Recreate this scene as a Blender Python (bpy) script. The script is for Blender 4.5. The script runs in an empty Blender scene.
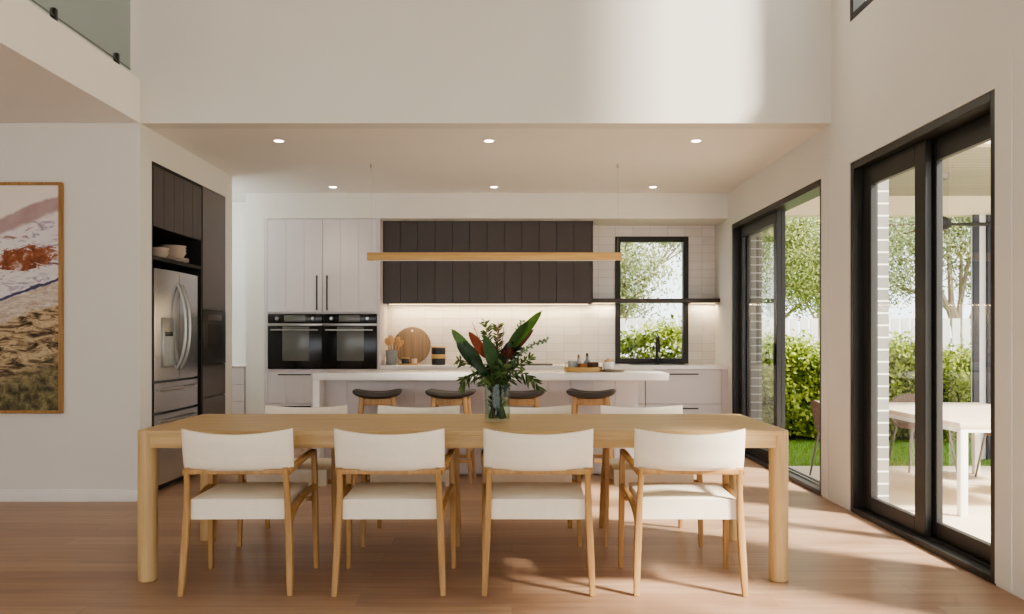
import bpy, bmesh, math, random
import numpy as np
from mathutils import Vector, Matrix
random.seed(7)
rng = np.random.default_rng(11)
S = bpy.context.scene
COL = S.collection
PI = math.pi

# ------------------------------------------------------------------ materials
def lin(c):
    def f(v):
        v /= 255.0
        return v / 12.92 if v <= 0.04045 else ((v + 0.055) / 1.055) ** 2.4
    return (f(c[0]), f(c[1]), f(c[2]), 1.0)

def new_mat(name):
    m = bpy.data.materials.new(name)
    m.use_nodes = True
    nt = m.node_tree
    nt.nodes.clear()
    out = nt.nodes.new('ShaderNodeOutputMaterial')
    return m, nt, out

def N(nt, typ, **kw):
    n = nt.nodes.new(typ)
    for k, v in kw.items():
        if k.startswith('i_'):
            key = k[2:]
            n.inputs[int(key) if key.isdigit() else key.replace('_', ' ')].default_value = v
        else:
            setattr(n, k, v)
    return n

def ramp(nt, stops, interp='LINEAR'):
    r = nt.nodes.new('ShaderNodeValToRGB')
    r.color_ramp.interpolation = interp
    els = r.color_ramp.elements
    while len(els) < len(stops):
        els.new(0.5)
    for e, (p, c) in zip(els, stops):
        e.position = p
        e.color = c
    return r

def plain(name, rgb, rough=0.5, metal=0.0, var=0.04, scale=6.0, bump=0.0, bscale=200.0, spec=0.5):
    m, nt, out = new_mat(name)
    L = nt.links.new
    p = N(nt, 'ShaderNodeBsdfPrincipled')
    p.inputs['Roughness'].default_value = rough
    p.inputs['Metallic'].default_value = metal
    p.inputs['Specular IOR Level'].default_value = spec
    tc = N(nt, 'ShaderNodeTexCoord')
    nz = N(nt, 'ShaderNodeTexNoise')
    nz.inputs['Scale'].default_value = scale
    nz.inputs['Detail'].default_value = 3
    L(tc.outputs['Object'], nz.inputs['Vector'])
    c = lin(rgb)
    lo = tuple(v * (1 - var) for v in c[:3]) + (1,)
    hi = tuple(min(1, v * (1 + var)) for v in c[:3]) + (1,)
    r = ramp(nt, [(0.3, lo), (0.7, hi)])
    L(nz.outputs['Fac'], r.inputs['Fac'])
    L(r.outputs['Color'], p.inputs['Base Color'])
    if bump > 0:
        n2 = N(nt, 'ShaderNodeTexNoise')
        n2.inputs['Scale'].default_value = bscale
        L(tc.outputs['Object'], n2.inputs['Vector'])
        b = N(nt, 'ShaderNodeBump')
        b.inputs['Strength'].default_value = bump
        b.inputs['Distance'].default_value = 0.002
        L(n2.outputs['Fac'], b.inputs['Height'])
        L(b.outputs['Normal'], p.inputs['Normal'])
    L(p.outputs['BSDF'], out.inputs['Surface'])
    return m

def wood(name, dark, mid, light, axis='X', rough=0.45, scale=1.0):
    m, nt, out = new_mat(name)
    L = nt.links.new
    p = N(nt, 'ShaderNodeBsdfPrincipled')
    p.inputs['Roughness'].default_value = rough
    p.inputs['Specular IOR Level'].default_value = 0.35
    tc = N(nt, 'ShaderNodeTexCoord')
    oi = N(nt, 'ShaderNodeObjectInfo')
    off = N(nt, 'ShaderNodeVectorMath', operation='SCALE')
    off.inputs[0].default_value = (3.1, 5.7, 7.3)
    L(oi.outputs['Random'], off.inputs['Scale'])
    add = N(nt, 'ShaderNodeVectorMath', operation='ADD')
    L(tc.outputs['Object'], add.inputs[0])
    L(off.outputs[0], add.inputs[1])
    mp = N(nt, 'ShaderNodeMapping')
    s = {'X': (1.2, 22, 22), 'Y': (22, 1.2, 22), 'Z': (22, 22, 1.2)}[axis]
    mp.inputs['Scale'].default_value = tuple(v * scale for v in s)
    L(add.outputs[0], mp.inputs['Vector'])
    nz = N(nt, 'ShaderNodeTexNoise')
    nz.inputs['Scale'].default_value = 1.6
    nz.inputs['Detail'].default_value = 6
    nz.inputs['Roughness'].default_value = 0.6
    nz.inputs['Distortion'].default_value = 0.6
    L(mp.outputs[0], nz.inputs['Vector'])
    r = ramp(nt, [(0.25, lin(dark)), (0.5, lin(mid)), (0.75, lin(light))])
    L(nz.outputs['Fac'], r.inputs['Fac'])
    L(r.outputs['Color'], p.inputs['Base Color'])
    b = N(nt, 'ShaderNodeBump')
    b.inputs['Strength'].default_value = 0.08
    b.inputs['Distance'].default_value = 0.001
    L(nz.outputs['Fac'], b.inputs['Height'])
    L(b.outputs['Normal'], p.inputs['Normal'])
    L(p.outputs['BSDF'], out.inputs['Surface'])
    return m

def brick_mat(name, c1, c2, mortar, bw, bh, ms, rough=0.8, plane='XZ', offset=0.5, bump=0.3, gloss_noise=0.0, wob=0.0):
    """tile / brick pattern in object coordinates of the given plane"""
    m, nt, out = new_mat(name)
    L = nt.links.new
    p = N(nt, 'ShaderNodeBsdfPrincipled')
    p.inputs['Roughness'].default_value = rough
    tc = N(nt, 'ShaderNodeTexCoord')
    sep = N(nt, 'ShaderNodeSeparateXYZ')
    L(tc.outputs['Object'], sep.inputs[0])
    cb = N(nt, 'ShaderNodeCombineXYZ')
    L(sep.outputs[plane[0]], cb.inputs[0])
    L(sep.outputs[plane[1]], cb.inputs[1])
    vec = cb.outputs[0]
    if wob > 0:
        nz0 = N(nt, 'ShaderNodeTexNoise')
        nz0.inputs['Scale'].default_value = 3.0
        L(tc.outputs['Object'], nz0.inputs['Vector'])
        sc = N(nt, 'ShaderNodeVectorMath', operation='SCALE')
        sc.inputs['Scale'].default_value = wob
        L(nz0.outputs['Color'], sc.inputs[0])
        ad = N(nt, 'ShaderNodeVectorMath', operation='ADD')
        L(vec, ad.inputs[0]); L(sc.outputs[0], ad.inputs[1])
        vec = ad.outputs[0]
    bt = N(nt, 'ShaderNodeTexBrick')
    bt.offset = offset
    bt.inputs['Scale'].default_value = 1.0
    bt.inputs['Brick Width'].default_value = bw
    bt.inputs['Row Height'].default_value = bh
    bt.inputs['Mortar Size'].default_value = ms
    bt.inputs['Mortar Smooth'].default_value = 0.1
    bt.inputs['Color1'].default_value = lin(c1)
    bt.inputs['Color2'].default_value = lin(c2)
    bt.inputs['Mortar'].default_value = lin(mortar)
    L(vec, bt.inputs['Vector'])
    L(bt.outputs['Color'], p.inputs['Base Color'])
    b = N(nt, 'ShaderNodeBump')
    b.invert = True
    b.inputs['Strength'].default_value = bump
    b.inputs['Distance'].default_value = 0.004
    h = bt.outputs['Fac']
    if gloss_noise > 0:
        n2 = N(nt, 'ShaderNodeTexNoise')
        n2.inputs['Scale'].default_value = 9.0
        L(tc.outputs['Object'], n2.inputs['Vector'])
        mul = N(nt, 'ShaderNodeMath', operation='MULTIPLY')
        mul.inputs[1].default_value = gloss_noise
        L(n2.outputs['Fac'], mul.inputs[0])
        ad2 = N(nt, 'ShaderNodeMath', operation='ADD')
        L(bt.outputs['Fac'], ad2.inputs[0]); L(mul.outputs[0], ad2.inputs[1])
        h = ad2.outputs[0]
    L(h, b.inputs['Height'])
    L(b.outputs['Normal'], p.inputs['Normal'])
    L(p.outputs['BSDF'], out.inputs['Surface'])
    return m

def floor_mat():
    m, nt, out = new_mat('oak_floorboards')
    L = nt.links.new
    p = N(nt, 'ShaderNodeBsdfPrincipled')
    p.inputs['Specular IOR Level'].default_value = 0.45
    tc = N(nt, 'ShaderNodeTexCoord')
    bt = N(nt, 'ShaderNodeTexBrick')
    bt.offset = 0.37
    bt.inputs['Scale'].default_value = 1.0
    bt.inputs['Brick Width'].default_value = 1.9
    bt.inputs['Row Height'].default_value = 0.19
    bt.inputs['Mortar Size'].default_value = 0.0012
    bt.inputs['Bias'].default_value = 0.0
    bt.inputs['Color1'].default_value = (0, 0, 0, 1)
    bt.inputs['Color2'].default_value = (1, 1, 1, 1)
    bt.inputs['Mortar'].default_value = (0.3, 0.3, 0.3, 1)
    L(tc.outputs['Object'], bt.inputs['Vector'])
    # grain
    off = N(nt, 'ShaderNodeVectorMath', operation='SCALE')
    off.inputs['Scale'].default_value = 13.0
    L(bt.outputs['Color'], off.inputs[0])
    ad = N(nt, 'ShaderNodeVectorMath', operation='ADD')
    L(tc.outputs['Object'], ad.inputs[0]); L(off.outputs[0], ad.inputs[1])
    mp = N(nt, 'ShaderNodeMapping')
    mp.inputs['Scale'].default_value = (0.9, 16, 1)
    L(ad.outputs[0], mp.inputs['Vector'])
    nz = N(nt, 'ShaderNodeTexNoise')
    nz.inputs['Scale'].default_value = 1.5
    nz.inputs['Detail'].default_value = 7
    nz.inputs['Roughness'].default_value = 0.6
    nz.inputs['Distortion'].default_value = 0.8
    L(mp.outputs[0], nz.inputs['Vector'])
    r = ramp(nt, [(0.28, lin((158, 131, 108))), (0.52, lin((181, 154, 130))), (0.75, lin((196, 170, 147)))])
    L(nz.outputs['Fac'], r.inputs['Fac'])
    r2 = ramp(nt, [(0.0, lin((226, 214, 208))), (1.0, lin((255, 250, 244)))])
    L(bt.outputs['Color'], r2.inputs['Fac'])
    mx = N(nt, 'ShaderNodeMix', data_type='RGBA', blend_type='MULTIPLY')
    mx.inputs[0].default_value = 1.0
    L(r.outputs['Color'], mx.inputs[6]); L(r2.outputs['Color'], mx.inputs[7])
    mo = N(nt, 'ShaderNodeMix', data_type='RGBA')
    fm = N(nt, 'ShaderNodeMath', operation='MULTIPLY')
    fm.inputs[1].default_value = 0.45
    L(bt.outputs['Fac'], fm.inputs[0])
    L(fm.outputs[0], mo.inputs[0])
    L(mx.outputs[2], mo.inputs[6])
    mo.inputs[7].default_value = lin((110, 80, 60))
    L(mo.outputs[2], p.inputs['Base Color'])
    rr = ramp(nt, [(0.3, (0.32, 0.32, 0.32, 1)), (0.8, (0.44, 0.44, 0.44, 1))])
    L(nz.outputs['Fac'], rr.inputs['Fac'])
    L(rr.outputs['Color'], p.inputs['Roughness'])
    b = N(nt, 'ShaderNodeBump')
    b.inputs['Strength'].default_value = 0.05
    b.inputs['Distance'].default_value = 0.001
    L(nz.outputs['Fac'], b.inputs['Height'])
    L(b.outputs['Normal'], p.inputs['Normal'])
    L(p.outputs['BSDF'], out.inputs['Surface'])
    return m

def glass_mat(name, tint=(0.97, 0.985, 0.98), ior=1.45, refl=1.0):
    m, nt, out = new_mat(name)
    L = nt.links.new
    tr = N(nt, 'ShaderNodeBsdfTransparent')
    tr.inputs['Color'].default_value = (*tint, 1)
    gl = N(nt, 'ShaderNodeBsdfGlossy')
    gl.inputs['Roughness'].default_value = 0.0
    gl.inputs['Color'].default_value = (refl, refl, refl, 1)
    lw = N(nt, 'ShaderNodeLayerWeight')
    lw.inputs['Blend'].default_value = 0.5
    pw = N(nt, 'ShaderNodeMath', operation='POWER')
    pw.inputs[1].default_value = 5.0
    L(lw.outputs['Facing'], pw.inputs[0])
    f0 = ((ior - 1) / (ior + 1)) ** 2 * 1.8
    fr = N(nt, 'ShaderNodeMath', operation='MULTIPLY_ADD')
    fr.use_clamp = True
    L(pw.outputs[0], fr.inputs[0])
    fr.inputs[1].default_value = 0.9 * min(1.0, refl + .0)
    fr.inputs[2].default_value = f0
    mx = N(nt, 'ShaderNodeMixShader')
    L(fr.outputs[0], mx.inputs[0]); L(tr.outputs[0], mx.inputs[1]); L(gl.outputs[0], mx.inputs[2])
    L(mx.outputs[0], out.inputs['Surface'])
    return m

def leaf_mat(name, cols, rough=0.45, trans=0.35, vary=0.0):
    m, nt, out = new_mat(name)
    L = nt.links.new
    g = N(nt, 'ShaderNodeNewGeometry')
    n = len(cols)
    r = ramp(nt, [(i / (n - 1), lin(c)) for i, c in enumerate(cols)])
    L(g.outputs['Random Per Island'], r.inputs['Fac'])
    p = N(nt, 'ShaderNodeBsdfPrincipled')
    p.inputs['Roughness'].default_value = rough
    p.inputs['Specular IOR Level'].default_value = 0.3
    tc = N(nt, 'ShaderNodeTexCoord')
    nz = N(nt, 'ShaderNodeTexNoise')
    nz.inputs['Scale'].default_value = 22.0
    L(tc.outputs['Object'], nz.inputs['Vector'])
    rv = ramp(nt, [(0.3, (.55, .55, .5, 1)), (0.7, (1.0, 1.0, 1.0, 1))])
    L(nz.outputs['Fac'], rv.inputs['Fac'])
    mu = N(nt, 'ShaderNodeMix', data_type='RGBA', blend_type='MULTIPLY')
    mu.inputs[0].default_value = vary
    L(r.outputs['Color'], mu.inputs[6]); L(rv.outputs['Color'], mu.inputs[7])
    L(mu.outputs[2], p.inputs['Base Color'])
    t = N(nt, 'ShaderNodeBsdfTranslucent')
    L(mu.outputs[2], t.inputs['Color'])
    mx = N(nt, 'ShaderNodeMixShader')
    mx.inputs[0].default_value = trans
    L(p.outputs[0], mx.inputs[1]); L(t.outputs[0], mx.inputs[2])
    L(mx.outputs[0], out.inputs['Surface'])
    return m

def emit_mat(name, rgb, strength):
    m, nt, out = new_mat(name)
    e = N(nt, 'ShaderNodeEmission')
    e.inputs['Color'].default_value = lin(rgb)
    e.inputs['Strength'].default_value = strength
    nt.links.new(e.outputs[0], out.inputs['Surface'])
    return m

def steel_mat():
    m, nt, out = new_mat('brushed_steel')
    L = nt.links.new
    p = N(nt, 'ShaderNodeBsdfPrincipled')
    p.inputs['Metallic'].default_value = 1.0
    tc = N(nt, 'ShaderNodeTexCoord')
    mp = N(nt, 'ShaderNodeMapping')
    mp.inputs['Scale'].default_value = (4, 4, 260)
    L(tc.outputs['Object'], mp.inputs['Vector'])
    nz = N(nt, 'ShaderNodeTexNoise')
    nz.inputs['Scale'].default_value = 2.0
    L(mp.outputs[0], nz.inputs['Vector'])
    r = ramp(nt, [(0.3, lin((186, 188, 190))), (0.7, lin((208, 210, 212)))])
    L(nz.outputs['Fac'], r.inputs['Fac'])
    L(r.outputs['Color'], p.inputs['Base Color'])
    p.inputs['Roughness'].default_value = 0.27
    L(p.outputs[0], out.inputs['Surface'])
    return m

def painting_mat(w, h):
    """abstract aerial landscape painted over the canvas (object coords: x 0..w, z 0..h)"""
    m, nt, out = new_mat('landscape_painting')
    L = nt.links.new
    p = N(nt, 'ShaderNodeBsdfPrincipled')
    p.inputs['Roughness'].default_value = 0.7
    tc = N(nt, 'ShaderNodeTexCoord')
    sep = N(nt, 'ShaderNodeSeparateXYZ')
    L(tc.outputs['Object'], sep.inputs[0])
    def math_(op, a, b=None, c=None):
        n = N(nt, 'ShaderNodeMath', operation=op)
        for i, v in enumerate((a, b, c)):
            if v is None: continue
            if isinstance(v, (int, float)): n.inputs[i].default_value = v
            else: L(v, n.inputs[i])
        return n.outputs[0]
    def noise(scale, detail=5, dist=0.0, vec=None, rough=0.6):
        n = N(nt, 'ShaderNodeTexNoise')
        n.inputs['Scale'].default_value = scale
        n.inputs['Detail'].default_value = detail
        n.inputs['Distortion'].default_value = dist
        n.inputs['Roughness'].default_value = rough
        L(vec if vec is not None else tc.outputs['Object'], n.inputs['Vector'])
        return n.outputs['Fac']
    def mix(f, a, b):
        n = N(nt, 'ShaderNodeMix', data_type='RGBA')
        if isinstance(f, (int, float)): n.inputs[0].default_value = f
        else: L(f, n.inputs[0])
        for i, v in ((6, a), (7, b)):
            if isinstance(v, tuple): n.inputs[i].default_value = v
            else: L(v, n.inputs[i])
        return n.outputs[2]
    def step(v, lo, hi):
        n = N(nt, 'ShaderNodeMapRange')
        n.interpolation_type = 'SMOOTHSTEP'
        L(v, n.inputs[0])
        n.inputs[1].default_value = lo; n.inputs[2].default_value = hi
        return n.outputs[0]
    v = math_('DIVIDE', sep.outputs['Z'], h)
    u = math_('DIVIDE', math_('SUBTRACT', sep.outputs['X'], w - 0.47), 0.47)
    n1 = noise(3.0)
    ww = math_('ADD', math_('SUBTRACT', v, math_('MULTIPLY', u, 0.1)), math_('MULTIPLY', math_('SUBTRACT', n1, 0.5), 0.07))
    # marbled white band
    mpv = N(nt, 'ShaderNodeMapping')
    mpv.inputs['Scale'].default_value = (2.2, 1, 7)
    mpv.inputs['Rotation'].default_value = (0, 0.25, 0)
    L(tc.outputs['Object'], mpv.inputs['Vector'])
    mar = noise(2.4, 6, 1.6, mpv.outputs[0])
    rm = ramp(nt, [(0.30, lin((104, 84, 104))), (0.40, lin((186, 174, 184))), (0.47, lin((228, 222, 220))), (0.60, lin((222, 214, 212))), (0.70, lin((150, 120, 116)))])
    L(mar, rm.inputs['Fac'])
    # orange lake
    du = math_('SUBTRACT', u, 0.42)
    dv = math_('SUBTRACT', math_('SUBTRACT', v, math_('MULTIPLY', u, 0.04)), 0.655)
    dd = math_('ADD', math_('MULTIPLY', math_('MULTIPLY', du, du), 2.6), math_('MULTIPLY', math_('MULTIPLY', dv, dv), 260))
    dd = math_('ADD', dd, math_('MULTIPLY', math_('SUBTRACT', noise(7, 8, 1.2, mpv.outputs[0], .7), 0.5), 3.4))
    ora = math_('SUBTRACT', 1.0, step(dd, 0.55, 0.8))
    ro = ramp(nt, [(0.3, lin((84, 52, 44))), (0.45, lin((134, 76, 48))), (0.57, lin((158, 98, 64))), (0.68, lin((204, 186, 180)))])
    L(noise(14, 5, 0.5), ro.inputs['Fac'])
    marb = mix(ora, rm.outputs[0], ro.outputs[0])
    # sky & ridge
    sky = lin((232, 222, 212))
    ridge = mix(noise(8, 5), lin((196, 172, 168)), lin((156, 128, 128)))
    c = mix(step(ww, 0.765, 0.785), marb, ridge)
    c = mix(step(ww, 0.835, 0.85), c, sky)
    # beige flats
    bg = ramp(nt, [(0.3, lin((168, 148, 128))), (0.6, lin((212, 200, 186))), (0.8, lin((226, 216, 206)))])
    L(noise(6, 6, 1.0, mpv.outputs[0]), bg.inputs['Fac'])
    c = mix(step(ww, 0.486, 0.492), bg.outputs[0], c)
    # dark blue shoreline
    ln = math_('ABSOLUTE', math_('SUBTRACT', ww, 0.492))
    c = mix(math_('SUBTRACT', 1.0, step(ln, 0.004, 0.008)), c, lin((70, 72, 104)))
    # rocky hill
    mpr = N(nt, 'ShaderNodeMapping')
    mpr.inputs['Scale'].default_value = (2.2, 1, 7)
    mpr.inputs['Rotation'].default_value = (0, 0.85, 0)
    L(tc.outputs['Object'], mpr.inputs['Vector'])
    rk = ramp(nt, [(0.36, lin((40, 32, 28))), (0.44, lin((98, 80, 62))), (0.50, lin((156, 134, 102))), (0.58, lin((206, 184, 148))), (0.68, lin((116, 104, 74)))])
    L(noise(3.2, 8, 0.7, mpr.outputs[0], 0.68), rk.inputs['Fac'])
    low = ramp(nt, [(0.35, lin((52, 48, 36))), (0.5, lin((104, 96, 66))), (0.65, lin((150, 140, 100)))])
    L(noise(16, 8, 0.4, None, 0.7), low.inputs['Fac'])
    rock = mix(step(ww, 0.08, 0.2), low.outputs[0], rk.outputs[0])
    edge = math_('ADD', ww, math_('MULTIPLY', math_('SUBTRACT', noise(9, 5), 0.5), 0.09))
    c = mix(step(edge, 0.375, 0.385), rock, c)
    L(c, p.inputs['Base Color'])
    L(p.outputs[0], out.inputs['Surface'])
    return m

M = {}
M['wall'] = plain('wall_paint', (222, 219, 211), 0.85, var=0.012, scale=2)
M['ceil'] = plain('ceiling_paint', (234, 230, 224), 0.9, var=0.01, scale=2)
M['white_trim'] = plain('white_trim_paint', (232, 229, 224), 0.6, var=0.01)
M['floor'] = floor_mat()
M['black_frame'] = plain('charcoal_aluminium', (46, 45, 43), 0.42, 0.0, var=0.05, spec=0.4)
M['track'] = plain('aluminium_track', (176, 176, 176), 0.3, 0.9)
M['glass'] = glass_mat('clear_glazing')
M['balustrade_glass'] = glass_mat('grey_tinted_glass', (0.72, 0.77, 0.77))
M['oak_x'] = wood('oak_grain_x', (174, 144, 100), (192, 162, 116), (206, 178, 132), 'X')
M['oak_y'] = wood('oak_grain_y', (174, 144, 100), (192, 162, 116), (206, 178, 132), 'Y')
M['oak_z'] = wood('oak_grain_z', (176, 146, 102), (196, 166, 120), (210, 182, 136), 'Z')
M['chair_wood'] = wood('chair_oak', (154, 118, 74), (176, 138, 90), (192, 156, 108), 'Z')
M['stool_wood'] = wood('stool_oak', (158, 122, 82), (180, 144, 102), (196, 162, 120), 'Z')
M['pendant_oak'] = wood('pendant_oak', (186, 148, 92), (206, 168, 108), (220, 186, 128), 'X')
M['frame_oak'] = wood('picture_frame_oak', (142, 104, 62), (166, 126, 78), (184, 144, 94), 'Z')
M['board'] = wood('chopping_board_timber', (112, 94, 78), (132, 113, 95), (150, 131, 111), 'Z')
M['fabric'] = plain('cream_upholstery', (238, 229, 210), 0.9, var=0.02, scale=30, bump=0.35, bscale=420, spec=0.2)
M['leather'] = plain('dark_brown_leather', (66, 60, 55), 0.5, var=0.08, scale=12, bump=0.15, bscale=160)
M['dark_cab'] = plain('dark_bronze_laminate', (76, 68, 65), 0.42, var=0.03, spec=0.4)
M['dark_gloss'] = plain('dark_smooth_laminate', (84, 76, 72), 0.28, var=0.03)
M['dark_in'] = plain('dark_cabinet_interior', (36, 33, 31), 0.6)
M['white_cab'] = plain('pale_laminate', (212, 205, 204), 0.5, var=0.012)
M['gap'] = plain('shadow_gap', (184, 178, 175), 0.8)
M['stone'] = plain('white_engineered_stone', (238, 233, 228), 0.25, var=0.015, scale=9)
M['tile'] = brick_mat('white_stacked_tiles', (226, 220, 214), (216, 209, 202), (198, 190, 182), 0.2, 0.095, 0.0028, rough=0.22, offset=0.0, bump=0.5, gloss_noise=0.7, wob=0.004)
M['brick'] = brick_mat('pale_grey_brick', (134, 131, 126), (118, 116, 112), (222, 220, 216), 0.6, 0.086, 0.006, rough=0.85, bump=0.6)
M['steel'] = steel_mat()
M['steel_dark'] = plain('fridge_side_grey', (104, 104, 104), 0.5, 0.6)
M['black'] = plain('black_metal', (24, 24, 24), 0.4)
M['black_glass'] = plain('black_oven_glass', (24, 23, 22), 0.2, var=0.02)
M['oven_window'] = plain('oven_window_glass', (104, 104, 98), 0.22, var=0.08, scale=4)
M['chrome'] = plain('satin_metal', (170, 168, 164), 0.3, 0.9)
M['downlight'] = emit_mat('downlight_glow', (255, 240, 215), 8)
M['led'] = emit_mat('led_strip_glow', (255, 222, 160), 2.2)
M['grey_pot'] = plain('grey_glazed_ceramic', (132, 136, 136), 0.35, var=0.08, scale=20)
M['mug_grey'] = plain('pale_grey_stoneware', (164, 168, 164), 0.4, var=0.08, scale=30)
M['black_jar'] = plain('black_jar', (34, 33, 33), 0.35)
M['pink'] = plain('blush_ceramic', (226, 200, 186), 0.45)
M['bowl'] = plain('sand_stoneware', (196, 180, 166), 0.5, var=0.05, scale=20)
M['copper'] = plain('copper_brown_ceramic', (156, 104, 66), 0.4, var=0.08, scale=25)
M['brown'] = plain('brown_stoneware', (92, 74, 60), 0.5, var=0.1, scale=25)
M['white_cer'] = plain('white_ceramic', (240, 236, 230), 0.3)
M['spoon'] = wood('spoon_timber', (176, 132, 88), (202, 160, 114), (218, 180, 136), 'Z')
M['vase_glass'] = glass_mat('vase_glass', (0.90, 0.94, 0.92), 1.3, .6)
M['water'] = glass_mat('vase_water', (0.90, 0.95, 0.92), 1.05, .1)
M['leaf_green'] = leaf_mat('broad_leaf_green', [(42, 76, 34), (78, 110, 50)], 0.35, 0.1, 0.85)
M['leaf_bright'] = leaf_mat('broad_leaf_bright', [(78, 116, 50), (104, 140, 64)], 0.35, 0.15, 0.85)
M['leaf_dark'] = leaf_mat('broad_leaf_dark', [(32, 54, 30), (52, 78, 40)], 0.3, 0.08, 0.85)
M['leaf_rust'] = leaf_mat('rust_leaf', [(138, 64, 36), (156, 80, 46)], 0.5, 0.1, 0.85)
M['sprig'] = leaf_mat('sprig_leaves', [(40, 60, 32), (70, 92, 48), (104, 122, 70)], 0.5, 0.15)
M['euc'] = leaf_mat('eucalyptus_leaves', [(84, 112, 88), (124, 148, 116)], 0.5, 0.2)
M['protea'] = leaf_mat('protea_petals', [(84, 48, 40), (120, 76, 60)], 0.6, 0.15)
M['stem'] = plain('green_stem', (62, 80, 42), 0.5, var=0.15, scale=40)
M['stem_red'] = plain('reddish_stem', (128, 84, 70), 0.5, var=0.15, scale=40)
M['patio'] = plain('pale_concrete_paving', (224, 210, 186), 0.75, var=0.03, scale=3)
M['lawn'] = plain('lawn_soil', (112, 140, 62), 0.9, var=0.15, scale=12)
M['grass'] = leaf_mat('grass_blades', [(104, 142, 50), (136, 170, 68), (160, 188, 90)], 0.6, 0.3)
M['hedge'] = leaf_mat('hedge_leaves', [(78, 96, 36), (140, 158, 62), (196, 204, 104)], 0.5, 0.4)
M['hedge_core'] = plain('hedge_inner', (34, 46, 22), 0.95, var=0.3, scale=14)
M['tree_a'] = leaf_mat('tree_leaves_green', [(88, 102, 58), (140, 150, 88), (188, 192, 132)], 0.5, 0.4)
M['tree_b'] = leaf_mat('tree_leaves_olive', [(96, 106, 72), (146, 154, 108), (194, 198, 156)], 0.5, 0.4)
M['bark'] = plain('pale_gum_bark', (150, 134, 116), 0.85, var=0.2, scale=8)
M['fence'] = plain('white_paling', (206, 205, 200), 0.7, var=0.05)
M['soffit'] = brick_mat('lined_soffit', (150, 147, 134), (144, 141, 128), (112, 109, 98), 30.0, 0.11, 0.006, rough=0.7, plane='XY', bump=0.3)
M['beam'] = plain('alfresco_beam_paint', (206, 196, 174), 0.7, var=0.01)
M['outdoor_white'] = plain('white_powdercoat', (240, 238, 232), 0.4)
M['outdoor_top'] = plain('pale_outdoor_tabletop', (226, 208, 186), 0.5, var=0.04)
M['rope'] = plain('taupe_rope_weave', (124, 106, 96), 0.9, var=0.25, scale=60, bump=0.5, bscale=90)
M['grey_metal'] = plain('grey_metal_leg', (120, 114, 108), 0.4, 0.5)
M['navy'] = plain('dark_navy_board', (40, 42, 54), 0.5)
M['pale_board'] = plain('pale_grey_board', (206, 208, 214), 0.6)
M['wire'] = plain('pale_steel_wire', (188, 178, 164), 0.5)
M['fan_blade'] = wood('fan_blade_timber', (84, 64, 46), (112, 86, 62), (134, 104, 78), 'X')

# ------------------------------------------------------------------ mesh helpers
def box(bm, x0, x1, y0, y1, z0, z1, bev=0.0, seg=2):
    vs = [bm.verts.new((x, y, z)) for x in (x0, x1) for y in (y0, y1) for z in (z0, z1)]
    q = [(0, 1, 3, 2), (4, 6, 7, 5), (0, 4, 5, 1), (2, 3, 7, 6), (0, 2, 6, 4), (1, 5, 7, 3)]
    fs = [bm.faces.new([vs[i] for i in f]) for f in q]
    if bev > 0:
        es = list({e for f in fs for e in f.edges})
        bmesh.ops.bevel(bm, geom=es, offset=bev, segments=seg, profile=0.5, affect='EDGES')

def rings(bm, rs, cap=True, closed=False):
    V = [[bm.verts.new(p) for p in r] for r in rs]
    n = len(rs[0])
    m = len(V)
    for a in range(m if closed else m - 1):
        A, Bb = V[a], V[(a + 1) % m]
        for i in range(n):
            j = (i + 1) % n
            bm.faces.new((A[i], A[j], Bb[j], Bb[i]))
    if cap and not closed:
        bm.faces.new(list(reversed(V[0])))
        bm.faces.new(V[-1])

def lathe(bm, prof, c=(0, 0, 0), n=28, cap=True):
    rs = []
    for r, z in prof:
        rs.append([(c[0] + r * math.cos(2 * PI * i / n), c[1] + r * math.sin(2 * PI * i / n), c[2] + z) for i in range(n)])
    rings(bm, rs, cap)

def frames(pts, up=None):
    P = [Vector(p) for p in pts]
    out = []
    ref = Vector(up) if up else None
    for i, p in enumerate(P):
        t = (P[min(i + 1, len(P) - 1)] - P[max(i - 1, 0)]).normalized()
        if ref is None:
            ref = Vector((0, 0, 1)) if abs(t.z) < 0.9 else Vector((1, 0, 0))
        a = (ref - t * ref.dot(t)).normalized()
        b = t.cross(a).normalized()
        if not up:
            ref = a
        out.append((p, a, b))
    return out

def tube(bm, pts, rad, n=10, up=None):
    rs = []
    fr = frames(pts, up)
    for i, (p, a, b) in enumerate(fr):
        r = rad[i] if isinstance(rad, (list, tuple)) else rad
        rs.append([p + (a * math.cos(2 * PI * k / n) + b * math.sin(2 * PI * k / n)) * r for k in range(n)])
    rings(bm, rs)

def bar(bm, pts, wd, up, rnd=0.3):
    """rounded rectangular section swept along pts; wd = list of (size along up, size across)"""
    rs = []
    for i, (p, a, b) in enumerate(frames(pts, up)):
        h, w = (wd[i] if isinstance(wd, list) else wd)
        h /= 2; w /= 2
        r = min(h, w) * rnd
        ring = []
        for sx, sy, a0 in ((1, 1, 0), (-1, 1, PI / 2), (-1, -1, PI), (1, -1, 1.5 * PI)):
            for k in range(3):
                an = a0 + k * PI / 4
                ring.append(p + a * (sx * (h - r) + r * math.cos(an)) + b * (sy * (w - r) + r * math.sin(an)))
        rs.append(ring)
    rings(bm, rs)

def bez(p0, p1, p2, p3, n=10):
    P = [Vector(q) for q in (p0, p1, p2, p3)]
    r = []
    for i in range(n + 1):
        t = i / n
        r.append(P[0] * (1 - t) ** 3 + P[1] * 3 * t * (1 - t) ** 2 + P[2] * 3 * t * t * (1 - t) + P[3] * t ** 3)
    return r

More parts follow.
